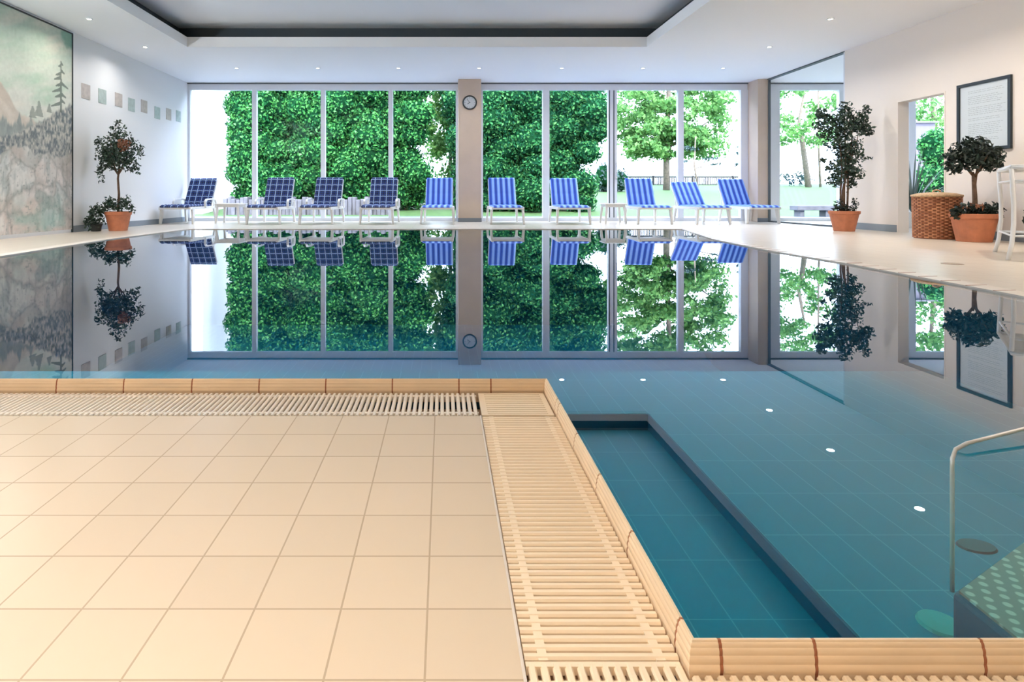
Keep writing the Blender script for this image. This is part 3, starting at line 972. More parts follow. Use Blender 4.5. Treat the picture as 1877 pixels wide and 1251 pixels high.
# decorative square tiles on the left wall
sq = [(9.49, 2.25, 0), (9.95, 2.25, 1), (10.45, 2.27, 0), (10.88, 2.25, 1), (11.34, 2.29, 0), (11.86, 2.24, 1), (12.35, 2.28, 0), (12.80, 2.30, 1)]
M['sq_pink'] = mat('muted_pink_glaze', (0.50, 0.44, 0.41, 1), 0.35, noise=(14, 0.12))
M['sq_green'] = mat('muted_green_glaze', (0.42, 0.49, 0.47, 1), 0.35, noise=(14, 0.12))
nm = ['closest to the mural', 'second from the mural', 'third from the mural', 'fourth from the mural', 'fifth from the mural', 'sixth from the mural', 'second from the window corner', 'closest to the window corner']
for (y, z, g), n_ in zip(sq, nm):
    bb = MB(); bb.box(XL, XL + 0.008, y - 0.115, y + 0.115, z - 0.12, z + 0.12)
    tag(bb.build('accent_tile', M['sq_green' if g else 'sq_pink'], bevel=0.003), ('grey green' if g else 'pinkish grey') + ' square tile in the row on the left wall, ' + n_, 'tile', 'accent tiles on the left wall')

# ------------------------------------------------------------------ clock
ck = empty('wall_clock', (0.571, YP, 2.605))
tag(ck, 'small round wall clock with dark rim on the beige pillar', 'clock')
RX = Matrix.Rotation(PI / 2, 4, 'X')
bb = MB(); bb.lathe([(0.125, 0.0), (0.155, 0.0), (0.160, 0.015), (0.152, 0.035), (0.137, 0.035), (0.128, 0.02), (0.125, 0.0)], 40, caps=False).xform(RX)
bb.build('rim', M['black'], ck, smooth=True)
bb = MB(); bb.lathe([(0.0001, 0.0), (0.132, 0.0), (0.132, 0.016), (0.0001, 0.016)], 40).xform(RX)
bb.build('dial', M['dial'], ck)
for k in range(12):
    bb = MB()
    a = k * PI / 6
    L = 0.026 if k % 3 == 0 else 0.016
    p = Vector((math.sin(a), 0, math.cos(a)))
    bb.bar(p * (0.118 - L) + Vector((0, -0.017, 0)), p * 0.118 + Vector((0, -0.017, 0)), 0.007, 0.002, up=(0, 1, 0))
    bb.build('hour_mark', M['black'], ck)
for nm_, ang, L, w in (('hour_hand', 236, 0.062, 0.012), ('minute_hand', 320, 0.095, 0.008)):
    a = math.radians(ang)
    p = Vector((math.sin(a), 0, math.cos(a)))
    bb = MB(); bb.bar(-p * 0.015 + Vector((0, -0.020, 0)), p * L + Vector((0, -0.020, 0)), w, 0.002, up=(0, 1, 0))
    bb.build(nm_, M['frame_dark'], ck)

# ------------------------------------------------------------------ loungers
def cushion_mesh(name, w, L, t, m, parent, place, tuft):
    """quilted cushion; place maps (x, s, h) to lounger space; uv = (x, s)"""
    nx, ns = (25, max(8, int(L / 0.028)))
    V, UV, Fc = [], [], []
    for side in (1, 0):
        for i in range(ns + 1):
            for k in range(nx + 1):
                x = (k / nx - 0.5) * w
                s = L * i / ns
                ex = min(1, (w / 2 - abs(x)) / 0.03); es = min(1, min(s, L - s) / 0.03)
                edge = math.sqrt(max(0.0, 1 - (1 - ex) ** 2)) * math.sqrt(max(0.0, 1 - (1 - es) ** 2))
                if tuft:
                    q = abs(math.sin(PI * (x / 0.135 + 0.5))) ** 0.5 * abs(math.sin(PI * (s / 0.14))) ** 0.5
                    hh = t * (0.55 + 0.45 * q)
                else:
                    q = abs(math.sin(PI * s / 0.29)) ** 0.4
                    hh = t * (0.82 + 0.18 * q)
                z = t * 0.5 + (hh - t * 0.5) * edge if side else t * 0.5 * (1 - edge)
                V.append(place(x, s, z)); UV.append((x, s))
    n1 = (ns + 1) * (nx + 1)
    for i in range(ns):
        for k in range(nx):
            a = i * (nx + 1) + k
            Fc.append((a, a + 1, a + nx + 2, a + nx + 1))
            Fc.append((n1 + a, n1 + a + nx + 1, n1 + a + nx + 2, n1 + a + 1))
    rim = [k for k in range(nx + 1)] + [i * (nx + 1) + nx for i in range(1, ns + 1)] + [ns * (nx + 1) + k for k in range(nx - 1, -1, -1)] + [i * (nx + 1) for i in range(ns - 1, 0, -1)]
    for a, c in zip(rim, rim[1:] + rim[:1]):
        Fc.append((a, n1 + a, n1 + c, c))
    me = bpy.data.meshes.new(name)
    me.from_pydata(V, [], Fc)
    uvl = me.uv_layers.new(name='uv')
    for lp in me.loops:
        uvl.data[lp.index].uv = UV[lp.vertex_index]
    me.polygons.foreach_set('use_smooth', [True] * len(me.polygons))
    me.update()
    me.materials.append(m)
    o = bpy.data.objects.new(name, me)
    COL.objects.link(o)
    o.parent = parent
    return o

def make_lounger(kind, ang):
    """origin on the floor below the foot end, +y towards the head"""
    r = empty('sun_lounger')
    WD, SL, BL, ZS = 0.60, 1.10, 0.66, 0.34
    a = math.radians(ang)
    wp_ = M['white_plastic']
    def back(x, s, h):
        return (x, SL - 0.02 + s * math.cos(a) - h * math.sin(a), ZS + 0.012 + s * math.sin(a) + h * math.cos(a))
    f = MB()
    for sx in (-1, 1):
        f.bar((sx * (WD / 2 + 0.005), 0.0, ZS - 0.02), (sx * (WD / 2 + 0.005), SL + 0.20, ZS - 0.02), 0.04, 0.055)
    f.bar((-WD / 2 - 0.02, 0.015, ZS - 0.02), (WD / 2 + 0.02, 0.015, ZS - 0.02), 0.045, 0.045)
    for k in range(11):
        y = 0.09 + k * 0.098
        f.bar((-WD / 2, y, ZS - 0.008), (WD / 2, y, ZS - 0.008), 0.065, 0.014)
    f.build('frame', wp_, r, bevel=0.006)
    for sx in (-1, 1):
        for y, lean in ((0.13, -0.04), (SL + 0.10, 0.07)):
            g = MB()
            x = sx * (WD / 2 + 0.01)
            g.bar((x, y, ZS - 0.02), (x + sx * 0.02, y + lean, 0.0), 0.045, 0.11, up=(0, 1, 0), w2=0.04, h2=0.06)
            g.build('leg', wp_, r, bevel=0.007)
    g = MB()
    for sx in (-1, 1):
        g.bar(back(sx * (WD / 2 - 0.02), 0, -0.012), back(sx * (WD / 2 - 0.02), BL, -0.012), 0.04, 0.022, up=(0, 0, 1))
    for k in range(7):
        s = 0.05 + k * 0.097
        p, q = back(-WD / 2 + 0.02, s, -0.010), back(WD / 2 - 0.02, s, -0.010)
        g.bar(p, q, 0.06, 0.012, up=(0, -math.sin(a), math.cos(a)))
    # support strut to the side rails
    for sx in (-1, 1):
        g.bar(back(sx * (WD / 2 - 0.03), 0.42, -0.02), (sx * (WD / 2 - 0.03), SL + 0.17, ZS - 0.01), 0.02, 0.02)
    g.build('backrest_frame', wp_, r)
    if kind == 'check':
        for sx in (-1, 1):
            g = MB()
            x = sx * (WD / 2 + 0.035)
            pts = [(x, SL - 0.42, ZS - 0.03), (x, SL - 0.44, ZS + 0.10), (x, SL - 0.38, ZS + 0.15), (x, SL - 0.10, ZS + 0.16), (x, SL + 0.10, ZS + 0.15), (x, SL + 0.13, ZS + 0.08), (x, SL + 0.12, ZS - 0.03)]
            for p, q in zip(pts[:-1], pts[1:]):
                g.bar(p, q, 0.045, 0.03)
            g.build('armrest', wp_, r, bevel=0.006)
    t = 0.055 if kind == 'check' else 0.04
    m = M[kind]
    sag = 0.015
    cushion_mesh('seat_cushion', WD - 0.01, SL + 0.0, t, m, r, lambda x, s, h: (x, s - 0.03, ZS + h - (0.02 * (1 - min(1, s / 0.12)) ** 2)), kind == 'check')
    cushion_mesh('back_cushion', WD - 0.02, BL + 0.03, t, m, r, lambda x, s, h: back(x, s, h), kind == 'check')
    return r

protos = {}
def place_lounger(kind, ang, fx, bx, df, label):
    key = (kind, ang)
    if key not in protos:
        o = protos[key] = make_lounger(kind, ang)
    else:
        o = copy_tree(protos[key])
    xf = (fx - VX) / F * df
    xb = (bx - VX) / F * (df + 1.38)
    o.location = (xf, df, 0)
    o.rotation_euler = (0, 0, -math.atan2(xb - xf, 1.38))
    tag(o, label, 'sun lounger', 'sun loungers in a row by the windows')
place_lounger('check', 60, 320, 373, 11.72, 'navy checked sun lounger in front of the white wall, closest to the left corner')
place_lounger('check', 62, 480, 515, 11.60, 'navy checked sun lounger just right of the low table by the left wall')
place_lounger('check', 62, 577, 605, 11.60, 'navy checked sun lounger third from the left wall, between two checked ones')
place_lounger('check', 62, 689, 705, 11.60, 'navy checked sun lounger standing next to the first striped one')
place_lounger('stripe', 62, 801, 806, 11.70, 'blue striped sun lounger immediately left of the clock pillar')
place_lounger('stripe', 62, 931, 919, 11.65, 'blue striped sun lounger immediately right of the clock pillar')
place_lounger('stripe', 60, 1053, 1033, 11.65, 'blue striped sun lounger left of the small table under the right windows')
place_lounger('stripe', 60, 1203, 1170, 11.65, 'blue striped sun lounger right of the small table under the right windows')
place_lounger('stripe', 48, 1312, 1258, 11.62, 'blue striped sun lounger with the lowest backrest, second from the corner pillar')
place_lounger('stripe', 58, 1403, 1340, 11.85, 'blue striped sun lounger in front of the corner pillar, closest to the potted fig')

# low white tables between the loungers
def low_table(x, y, w, label):
    r = empty('low_table', (x, y, 0))
    tag(r, label, 'table', 'low white tables between the loungers')
    bb = MB(); bb.box(-w / 2, w / 2, -w / 2, w / 2, 0.385, 0.41); bb.build('table_top', M['white_plastic'], r, bevel=0.01)
    bb = MB()
    for s in (-1, 1):
        bb.box(-w / 2 + 0.03, w / 2 - 0.03, s * (w / 2 - 0.05) - 0.008, s * (w / 2 - 0.05) + 0.008, 0.335, 0.385)
        bb.box(s * (w / 2 - 0.05) - 0.008, s * (w / 2 - 0.05) + 0.008, -w / 2 + 0.058, w / 2 - 0.058, 0.335, 0.385)
    bb.build('apron', M['white_plastic'], r)
    for sx in (-1, 1):
        for sy in (-1, 1):
            bb = MB(); bb.bar((sx * (w / 2 - 0.05), sy * (w / 2 - 0.05), 0.34), (sx * (w / 2 - 0.02), sy * (w / 2 - 0.02), 0), 0.05, 0.05, up=(0, 1, 0), w2=0.035, h2=0.035)
            bb.build('leg', M['white_plastic'], r, bevel=0.005)
low_table(-4.45, 12.35, 0.52, 'low white plastic table between the two leftmost checked loungers')
low_table(3.54, 12.3, 0.46, 'low white plastic table between two striped loungers under the right windows')

# ------------------------------------------------------------------ potted plants
def pot_prof(r0, r1, h, lip):
    return [(r0 * 0.0 + 0.0001, 0.0), (r0, 0.0), (r0 + (r1 - r0) * 0.82, h - lip), (r1 + 0.002, h - lip + 0.004), (r1 + 0.008, h - 0.005), (r1, h), (r1 - 0.02, h), (r1 - 0.03, h - 0.045), (0.0001, h - 0.045)]
def pot(r, r0, r1, h, m='terracotta', lip=0.055):
    bb = MB(); bb.lathe(pot_prof(r0, r1, h, lip), 40)
    bb.build('pot', M[m], r, smooth=False, bevel=0.003)
    bb = MB(); bb.lathe([(r1 - 0.03, h - 0.05), (r1 - 0.032, h - 0.03), (0.05, h - 0.02), (0.0001, h - 0.02)], 24)
    bb.build('soil', M['soil'], r)
def leafy(name, m, parent, blobs, dens, size, **k):
    P, N = blob_points(blobs, dens, shell=k.pop('shell', (0.35, 1.08)))
    v, f = leaves_mesh(P, N, size, **k)
    return np_mesh(name, v, f, M[m], parent)

# round-headed tree by the left wall
t = empty('potted_tree', (-5.30, 9.59, 0))
tag(t, 'round-headed potted fig tree standing by the left wall beside the mural', 'potted plant')
pot(t, 0.135, 0.195, 0.31)
bb = MB(); bb.tube([(0, 0, 0.28), (0.012, 0, 0.6), (-0.004, 0.0, 0.85), (0.02, 0, 1.05), (0.03, 0.0, 1.3)], [0.022, 0.019, 0.017, 0.015, 0.006], 8)
for (x, y, z) in ((-0.2, 0.05, 1.35), (0.2, -0.05, 1.3), (0.05, 0.18, 1.45), (-0.05, -0.16, 1.5), (0.02, 0, 1.6), (-0.25, 0, 1.15), (0.25, 0, 1.12)):
    bb.tube([(0.0, 0, 0.9), (x * 0.4, y * 0.4, 1.05), (x, y, z)], [0.009, 0.006, 0.003], 6)
bb.build('trunk', M['bark'], t, smooth=True)
cb = [(0, 0, 1.25, .30, .28, .30), (-.16, 0, 1.35, .20, .2, .22), (.16, 0, 1.35, .2, .2, .2), (0.02, 0, 1.55, .17, .17, .2), (-.2, 0, 1.12, .17, .17, .17), (.2, -.05, 1.12, .17, .17, .17), (0, -.15, 1.2, .2, .16, .22)]
tw = [(-.27, -.05, .95, .07, .06, .10), (-.22, -.1, .84, .05, .05, .08), (.27, 0, 1.0, .09, .06, .06), (.33, 0, .93, .04, .04, .04), (-.3, 0, 1.0, .05, .05, .06), (.36, 0, 1.3, .06, .06, .1), (-.34, 0, 1.45, .06, .06, .08), (.0, 0, 1.76, .06, .06, .06)]
leafy('crown', 'leaf_ficus', t, cb + tw, 380, 0.06, jitter=0.9)
leafy('orange_leaves', 'leaf_red', t, [(0.2, -0.2, 1.38, 0.12, 0.05, 0.10)], 900, 0.05, jitter=0.7)
ub = [(0, -.05, .40, .2, .18, .09), (.12, -.05, .46, .10, .1, .10), (-.1, -.08, .44, .1, .1, .1), (.2, -.1, .5, .05, .05, .09), (-.11, -.05, .52, .08, .05, .05), (.24, -.08, .36, .1, .08, .08)]
leafy('underplanting', 'leaf_ficus', t, ub, 520, 0.055, jitter=0.9)
t = empty('potted_shrub', (-5.56, 9.42, 0))
tag(t, 'low bushy dark shrub on the floor left of the round-headed tree', 'potted plant')
bb = MB(); bb.lathe(pot_prof(0.07, 0.09, 0.12, 0.03), 24); bb.build('pot', M['black'], t)
leafy('foliage', 'leaf_ficus', t, [(0, 0, .22, .17, .15, .2), (.05, 0, .36, .12, .12, .1), (-.06, 0, .14, .13, .14, .12)], 480, 0.06, jitter=0.9)

# tall fig by the glass
t = empty('potted_tree', (6.45, 9.48, 0))
tag(t, 'tall irregular potted fig with several stems beside the glass corner', 'potted plant')
pot(t, 0.145, 0.215, 0.325)
bb = MB()
for (x0, x1, x2) in ((-.05, -.03, -.12), (0.0, .02, .0), (.05, .06, .14), (-.02, .05, .28)):
    bb.tube([(x0, 0, 0.3), (x0 * 1.2 + 0.01, 0.01, 0.65), (x1, 0.0, 1.0), (x1 + (x2 - x1) * .5, -.02, 1.35), (x2, 0, 1.75)], [0.016, 0.014, 0.011, 0.008, 0.003], 7)
bb.tube([(0.04, 0, 0.62), (0.14, -0.02, 0.78)], [0.008, 0.004], 6)
bb.tube([(0.05, 0, 1.1), (0.26, -0.03, 1.16), (0.36, -0.03, 1.17)], [0.007, 0.004, 0.002], 6)
bb.build('stems', M['bark'], t, smooth=True)
cb = [(.0, -.02, 1.92, .13, .12, .17), (-.22, 0, 1.78, .16, .14, .12), (.26, 0, 1.78, .12, .12, .16), (.05, 0, 1.68, .30, .2, .13), (.32, -.02, 1.62, .13, .1, .08), (-.28, 0, 1.58, .14, .12, .10),
      (.0, 0, 1.42, .26, .2, .18), (.08, 0, 1.22, .2, .17, .16), (-.06, 0, 1.02, .2, .16, .13), (.14, 0, 0.95, .15, .13, .12), (-.14, 0, 0.82, .12, .12, .1), (.12, 0, .78, .08, .08, .08), (.36, 0, 1.95, .06, .06, .07), (-.4, 0, 1.86, .08, .06, .07)]
cb = [(x, y, z, a * 1.12, b_, c * 1.1) for x, y, z, a, b_, c in cb]
cb += [(-.34, 0, 1.14, .07, .05, .04), (.36, -.03, 1.17, .08, .03, .025), (-.25, 0, 1.02, .05, .04, .05), (.42, 0, 1.6, .06, .05, .06), (-.42, 0, 1.70, .09, .07, .07), (-.36, 0, 1.92, .1, .08, .08)]
leafy('crown', 'leaf_ficus', t, cb, 640, 0.062, jitter=0.9)
leafy('underplanting', 'leaf_dark', t, [(-.13, -.05, .40, .07, .07, .12), (.14, -.05, .40, .05, .06, .14), (0, 0, .36, .16, .14, .06)], 600, 0.07, jitter=0.6, aspect=0.3)

# compact tree in the large pot
t = empty('potted_tree', (6.56, 7.28, 0))
tag(t, 'compact dark-leaved potted tree below the framed notice', 'potted plant')
pot(t, 0.17, 0.235, 0.345, lip=0.06)
bb = MB(); bb.tube([(0.0, 0, 0.30), (0.012, 0, 0.5), (0.0, 0, 0.75), (-0.015, 0, 0.86)], [0.032, 0.026, 0.022, 0.012], 9)
bb.tube([(0.015, 0.01, 0.32), (0.02, 0, 0.55), (0.01, 0, 0.7), (0.04, 0, 0.9)], [0.02, 0.018, 0.016, 0.01], 8)
for (x, y, z) in ((-.22, 0, 1.0), (.22, 0, 1.02), (0, .18, 1.1), (0, -.18, 1.05), (-.1, .05, 1.15), (.1, -.05, 1.18)):
    bb.tube([(0, 0, 0.8), (x * .5, y * .5, 0.92), (x, y, z)], [0.012, 0.008, 0.004], 6)
bb.build('trunk', M['bark'], t, smooth=True)
cb = [(-.14, 0, 1.05, .20, .2, .17), (.14, 0, 1.05, .2, .2, .17), (0, 0, 1.12, .24, .22, .17), (0, -.12, 1.0, .22, .15, .14), (-.22, 0, .92, .12, .12, .09), (.2, 0, .95, .12, .12, .10), (-.06, 0, 1.23, .07, .07, .07), (.09, 0, 1.22, .07, .07, .07), (.27, 0, 1.08, .08, .1, .1), (-.27, 0, 1.05, .08, .1, .1)]
leafy('crown', 'leaf_dark', t, cb, 430, 0.075, jitter=0.8, aspect=0.42)
ub = [(-.16, -.05, .40, .13, .12, .08), (.14, -.05, .40, .14, .12, .08), (0, -.1, .39, .16, .1, .06), (-.26, -.05, .36, .06, .08, .08), (.28, .05, .36, .12, .12, .11)]
leafy('underplanting', 'leaf_dark', t, ub, 520, 0.07, jitter=0.9)
leafy('dry_leaves', 'leaf_red', t, [(-.1, -.1, .43, .16, .08, .05)], 260, 0.05, jitter=0.9)
t = empty('potted_shrub', (6.86, 6.75, 0))
tag(t, 'low dark shrub behind the white metal table, right of the large terracotta pot', 'potted plant')
bb = MB(); bb.lathe(pot_prof(0.10, 0.13, 0.2, 0.04), 24); bb.build('pot', M['black'], t)
leafy('foliage', 'leaf_dark', t, [(0, 0, .30, .17, .16, .16), (-.05, -.05, .14, .12, .1, .12)], 480, 0.07, jitter=0.9)

# ------------------------------------------------------------------ wicker hamper
hp = empty('wicker_hamper', (6.55, 7.82, 0))
tag(hp, 'round orange-brown wicker hamper with a lid in front of the doorway', 'hamper')
bb = MB(); bb.lathe([(0.0001, 0.0), (0.24, 0.0), (0.252, 0.55), (0.24, 0.55), (0.23, 0.02), (0.0001, 0.02)], 40)
bb.build('liner', mat('brown_wicker_core', (0.22, 0.08, 0.035, 1), 0.8), hp)
bb = MB()
rows, cols = 26, 36
for i in range(rows):
    z = 0.012 + i * 0.54 / rows
    rr = 0.243 + 0.012 * z / 0.55
    for k in range(cols):
        if (i + k) % 2: continue
        a0 = 2 * PI * (k - 0.12) / cols; a1 = 2 * PI * (k + 1.12) / cols
        am = (a0 + a1) / 2
        vs = []
        for a, d in ((a0, -0.001), (am, 0.012), (a1, -0.001)):
            for zz in (z, z + 0.54 / rows * 0.92):
                vs.append(((rr + d) * math.cos(a), (rr + d) * math.sin(a), zz))
        bb.add(vs, [(0, 2, 3, 1), (2, 4, 5, 3)])
bb.build('woven_body', M['wicker'], hp)
bb = MB(); bb.lathe([(0.0001, 0.55), (0.262, 0.548), (0.276, 0.560), (0.272, 0.578), (0.2, 0.600), (0.1, 0.612), (0.0001, 0.615)], 40)
lid = bb.build('lid', M['wicker_lid'], hp, smooth=True)
bb = MB(); bb.tube([(-0.05, 0, 0.608), (-0.045, 0, 0.632), (0, 0, 0.643), (0.045, 0, 0.632), (0.05, 0, 0.608)], 0.012, 8)
bb.build('lid_handle', M['wicker_lid'], lid, smooth=True)
bb = MB(); bb.tube([(0.24, -0.08, 0.30), (0.29, -0.10, 0.30), (0.29, -0.10, 0.24), (0.245, -0.08, 0.24)], 0.009, 6)
bb.build('side_handle', M['wicker_lid'], hp, smooth=True)

# ------------------------------------------------------------------ framed notice on the right wall
FY0, FY1, FZ0, FZ1 = 7.30, 8.07, 1.155, 2.075
fr = empty('framed_notice', (XR, 0, 0))
tag(fr, 'large dark framed notice with faint grey print on right wall', 'picture')
bb = MB(); fw = 0.042
bb.box(-0.03, 0, FY0, FY1, FZ1 - fw, FZ1); bb.box(-0.03, 0, FY0, FY1, FZ0, FZ0 + fw)
bb.box(-0.03, 0, FY0, FY0 + fw, FZ0 + fw, FZ1 - fw); bb.box(-0.03, 0, FY1 - fw, FY1, FZ0 + fw, FZ1 - fw)
bb.build('frame', M['frame_dark'], fr, bevel=0.003)
bb = MB(); bb.box(-0.012, -0.002, FY0 + fw, FY1 - fw, FZ0 + fw, FZ1 - fw); bb.build('sheet', M['paper'], fr)
bb = MB()
rr = random.Random(4)
z = FZ1 - 0.12
while z > FZ0 + 0.12:
    y = FY1 - 0.16
    end = FY0 + 0.10 + rr.random() * 0.12
    while y > end:
        L = rr.uniform(0.02, 0.06)
        bb.box(-0.0126, -0.012, max(end - 0.02, y - L), y, z, z + 0.006)
        y -= L + 0.012
    z -= 0.024 if rr.random() < 0.82 else 0.05
bb.build('print', M['ink'], fr)
bb = MB(); bb.box(-0.017, -0.0155, FY0 + fw, FY1 - fw, FZ0 + fw, FZ1 - fw); bb.build('glass', M['glass'], fr)

# ------------------------------------------------------------------ white metal table at the right edge
tb = empty('metal_table', (0, 0, 0))
tag(tb, 'white metal table with curved legs, cut off by the right edge of photo', 'table')
A = Vector((5.56, 5.92, 0)); Bq = Vector((4.97, 5.17, 0))
e1 = (Bq - A); e2 = Vector((-e1.y, e1.x, 0))
cs = [A, Bq, Bq + e2, A + e2]
ctr = (cs[0] + cs[2]) / 2
ZT = 0.82
def insetp(p, k):
    return ctr + (p - ctr) * k
for p in cs:
    q = [insetp(p, s) + Vector((0, 0, z)) for s, z in ((1.02, 0.0), (0.965, 0.14), (0.935, 0.32), (0.935, 0.48), (0.955, 0.66), (0.965, ZT - 0.02))]
    bb = MB(); bb.tube(q, 0.017, 10); bb.build('leg', M['white_metal'], tb, smooth=True)
bb = MB()
for z, k, r_ in ((ZT - 0.01, 0.97, 0.016), (ZT - 0.125, 0.955, 0.011)):
    pp = [insetp(p, k) + Vector((0, 0, z)) for p in cs]
    for a_, c_ in zip(pp, pp[1:] + pp[:1]):
        bb.tube([a_, c_], r_, 8)
bb.build('top_rails', M['white_metal'], tb, smooth=True)
bb = MB()
pp = [insetp(p, 0.98) for p in cs]
bb.prism([(p.x, p.y) for p in pp], ZT + 0.002, ZT + 0.018)
bb.build('table_top', M['white_metal'], tb, bevel=0.004)
bb = MB()
pp = [insetp(p, 0.955) + Vector((0, 0, 0.21)) for p in cs]
bb.tube([pp[0], pp[2]], 0.009, 8); bb.tube([pp[1], pp[3]], 0.009, 8)
for a_, c_ in zip(pp, pp[1:] + pp[:1]):
    bb.tube([a_, c_], 0.009, 8)
bb.build('stretchers', M['white_metal'], tb, smooth=True)

# floor drain
fd = empty('floor_drain', (4.21, 4.87, 0))
tag(fd, 'small round brown floor drain in the right deck', 'drain')
bb = MB(); bb.lathe([(0.0001, 0.0), (0.075, 0.0), (0.075, 0.003), (0.062, 0.003), (0.06, 0.0015), (0.0001, 0.0015)], 28); bb.build('grid_plate', mat('tan_metal', (0.33, 0.25, 0.18, 1), 0.5), fd)

# ------------------------------------------------------------------ underwater steps, rail, fittings
ps = empty('pool_steps', (1.106, 1.28, -0.6))
tag(ps, 'underwater pool step with pale anti-slip dots at right end of pool', 'steps')
SZ = -0.30
bb = MB(); bb.prism([(-0.022, -0.54), (2.05, -0.54), (2.05, 0.65), (1.6, 0.65), (0.346, 0.193), (0.0, 0.0)], 0.0, -SZ)
bb.build('step_block', M['pool_wall'], ps, bevel=0.01)
bb = MB(); bb.prism([(-0.012, -0.54), (2.04, -0.54), (2.04, 0.64), (1.6, 0.64), (0.346, 0.183), (0.01, -0.006)], -SZ, -SZ + 0.006)
bb.build('step_tread', M['step'], ps)
hr = empty('pool_handrail', (1.106, 1.28, SZ))
tag(hr, 'bent pale tube handrail standing on the underwater pool step', 'handrail')
bb = MB()
up = -SZ
pts = [(0.0, 0.0, 0.0), (0, 0, 0.15), (0, 0, up - 0.035), (0.004, 0.004, up - 0.012), (0.018, 0.012, up + 0.004), (0.05, 0.02, up + 0.014)]
pts += [(0.05 + 0.30 * s, 0.02 + 0.10 * s, up + 0.014 + 0.012 * s) for s in (0.25, 0.5, 0.75, 1.0, 1.5, 2.0)]
bb.tube(pts, 0.0042, 10)
bb.build('tube', M['steel'], hr, smooth=True)
t_ = (0.56 + 0.6) / 0.729
fx = empty('pool_inlet', (0.845 * t_, t_, -0.6))
tag(fx, 'pale round inlet disc on the pool floor left of the dotted step', 'pool fitting')
bb = MB(); bb.lathe([(0.0001, 0.0), (0.055, 0.0), (0.05, 0.008), (0.02, 0.014), (0.0001, 0.014)], 24)
bb.build('disc', mat('pale_green_plastic', (0.30, 0.50, 0.42, 1), 0.5), fx)
t_ = (0.56 + 0.6) / 0.596
fx = empty('pool_drain', (0.9055 * t_, t_, -0.6))
tag(fx, 'small dark oval drain on pool floor behind the bent handrail', 'pool fitting')
bb = MB(); bb.lathe([(0.0001, 0.0), (0.06, 0.0), (0.055, 0.006), (0.0001, 0.006)], 24).xform(Matrix.Diagonal((1, 0.7, 1, 1)))
bb.build('cover', M['frame_dark'], fx)

# ------------------------------------------------------------------ side room plant
t = empty('spiky_plant', (8.32, 10.45, 0))
tag(t, 'spiky long-leaved potted plant in the side room behind the doorway', 'potted plant')
bb = MB(); bb.lathe(pot_prof(0.13, 0.18, 0.28, 0.04), 28); bb.build('pot', M['white_plastic'], t)
bb = MB()
rr = random.Random(3)
for k in range(44):
    a = rr.uniform(0, 2 * PI); tilt = rr.uniform(0.08, 0.75); L = rr.uniform(0.8, 1.35); w = 0.038
    d = Vector((math.cos(a), math.sin(a), 0)); s = Vector((-d.y, d.x, 0))
    prev = None
    vs = []
    for i in range(6):
        u = i / 5
        p = d * (L * math.sin(tilt) * u * (1 + 0.3 * u)) + Vector((0, 0, 0.28 + L * (math.cos(tilt) * u - 0.45 * tilt * u * u)))
        ww = w * (1 - u) ** 0.7 + 0.001
        vs += [p - s * ww / 2, p + s * ww / 2]
    bb.add(vs, [(2 * i, 2 * i + 1, 2 * i + 3, 2 * i + 2) for i in range(5)])
bb.build('blades', M['blade'], t)

# ------------------------------------------------------------------ garden
def gh(x, y):
    """lawn height"""
    t = min(1, max(0, (y - 17.0) / 16.0))
    return -0.02 + 1.28 * t
b = MB()
b.box(-12, 22, YW + 0.12, 17.0, -0.3, -0.02)
struct(b.build('terrace_ground', M['paving']), 'blue grey paving outside the windows')
nx, ny = 30, 40
V, Fs = [], []
for i in range(ny + 1):
    y = 17.0 + (70 - 17.0) * (i / ny) ** 1.6
    for k in range(nx + 1):
        x = -25 + 75 * k / nx
        V.append((x, y, gh(x, y)))
for i in range(ny):
    for k in range(nx):
        a = i * (nx + 1) + k
        Fs.append((a, a + 1, a + nx + 2, a + nx + 1))
b = MB(); b.add(V, Fs)
struct(b.build('lawn_ground', M['lawn'], smooth=True), 'sloping green lawn')

def foliage_thing(name, label, cat, loc, blobs, dens, size, leafm, trunk=None, group=None, core=0.72, jit=0.6, asp=0.6, shell=(0.8, 1.08), tname='trunk'):
    r = empty(name, loc)
    tag(r, label, cat, group)
    P, N = blob_points(blobs, dens, shell=shell)
    v, f = leaves_mesh(P, N, size, jitter=jit, aspect=asp)
    np_mesh('foliage', v, f, M[leafm], r)
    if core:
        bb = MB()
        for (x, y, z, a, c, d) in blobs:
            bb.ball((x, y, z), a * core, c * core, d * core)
        bb.build('shaded_core', M['inner'], r, smooth=True)  # solid dark balls acting as the shaded depth behind the leaves
    if trunk:
        bb = MB()
        for pts, rad in trunk:
            bb.tube(pts, rad, 8)
        bb.build(tname, M['bark_grey'], r, smooth=True)
    return r
rr = np.random.default_rng(11)
# big clipped hedge left of the pillar
bl = []
for z in np.arange(0.75, 6.0, 0.55):
    for x in np.arange(-6.4, -0.75, 0.6):
        edge = -0.35 if x < -5.2 else 0
        s = rr.uniform(0.42, 0.72)
        bl.append((x + rr.uniform(-.2, .2) + 0.12 * (x < -5.9), 18.6 + rr.uniform(-.35, .45), z + rr.uniform(-.2, .2), s, s * 0.9, s * 0.85))
bl += [(-6.25, 18.4, z, .5, .45, .45) for z in (1.3, 1.8, 2.3, 2.8, 3.3)]
for z in np.arange(0.9, 5.6, 0.9):
    for x in np.arange(-5.3, -0.9, 0.9):
        bl.append((x, 19.5, z, 0.72, 0.4, 0.72))
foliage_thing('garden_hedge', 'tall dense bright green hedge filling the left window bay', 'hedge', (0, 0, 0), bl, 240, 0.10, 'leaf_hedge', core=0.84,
              trunk=[([(x, 18.8, 0.0), (x + .1, 18.8, 1.0), (x, 18.8, 2.5)], [0.07, 0.06, 0.03]) for x in (-5.0, -3.6, -2.2, -1.2)], tname='stems')
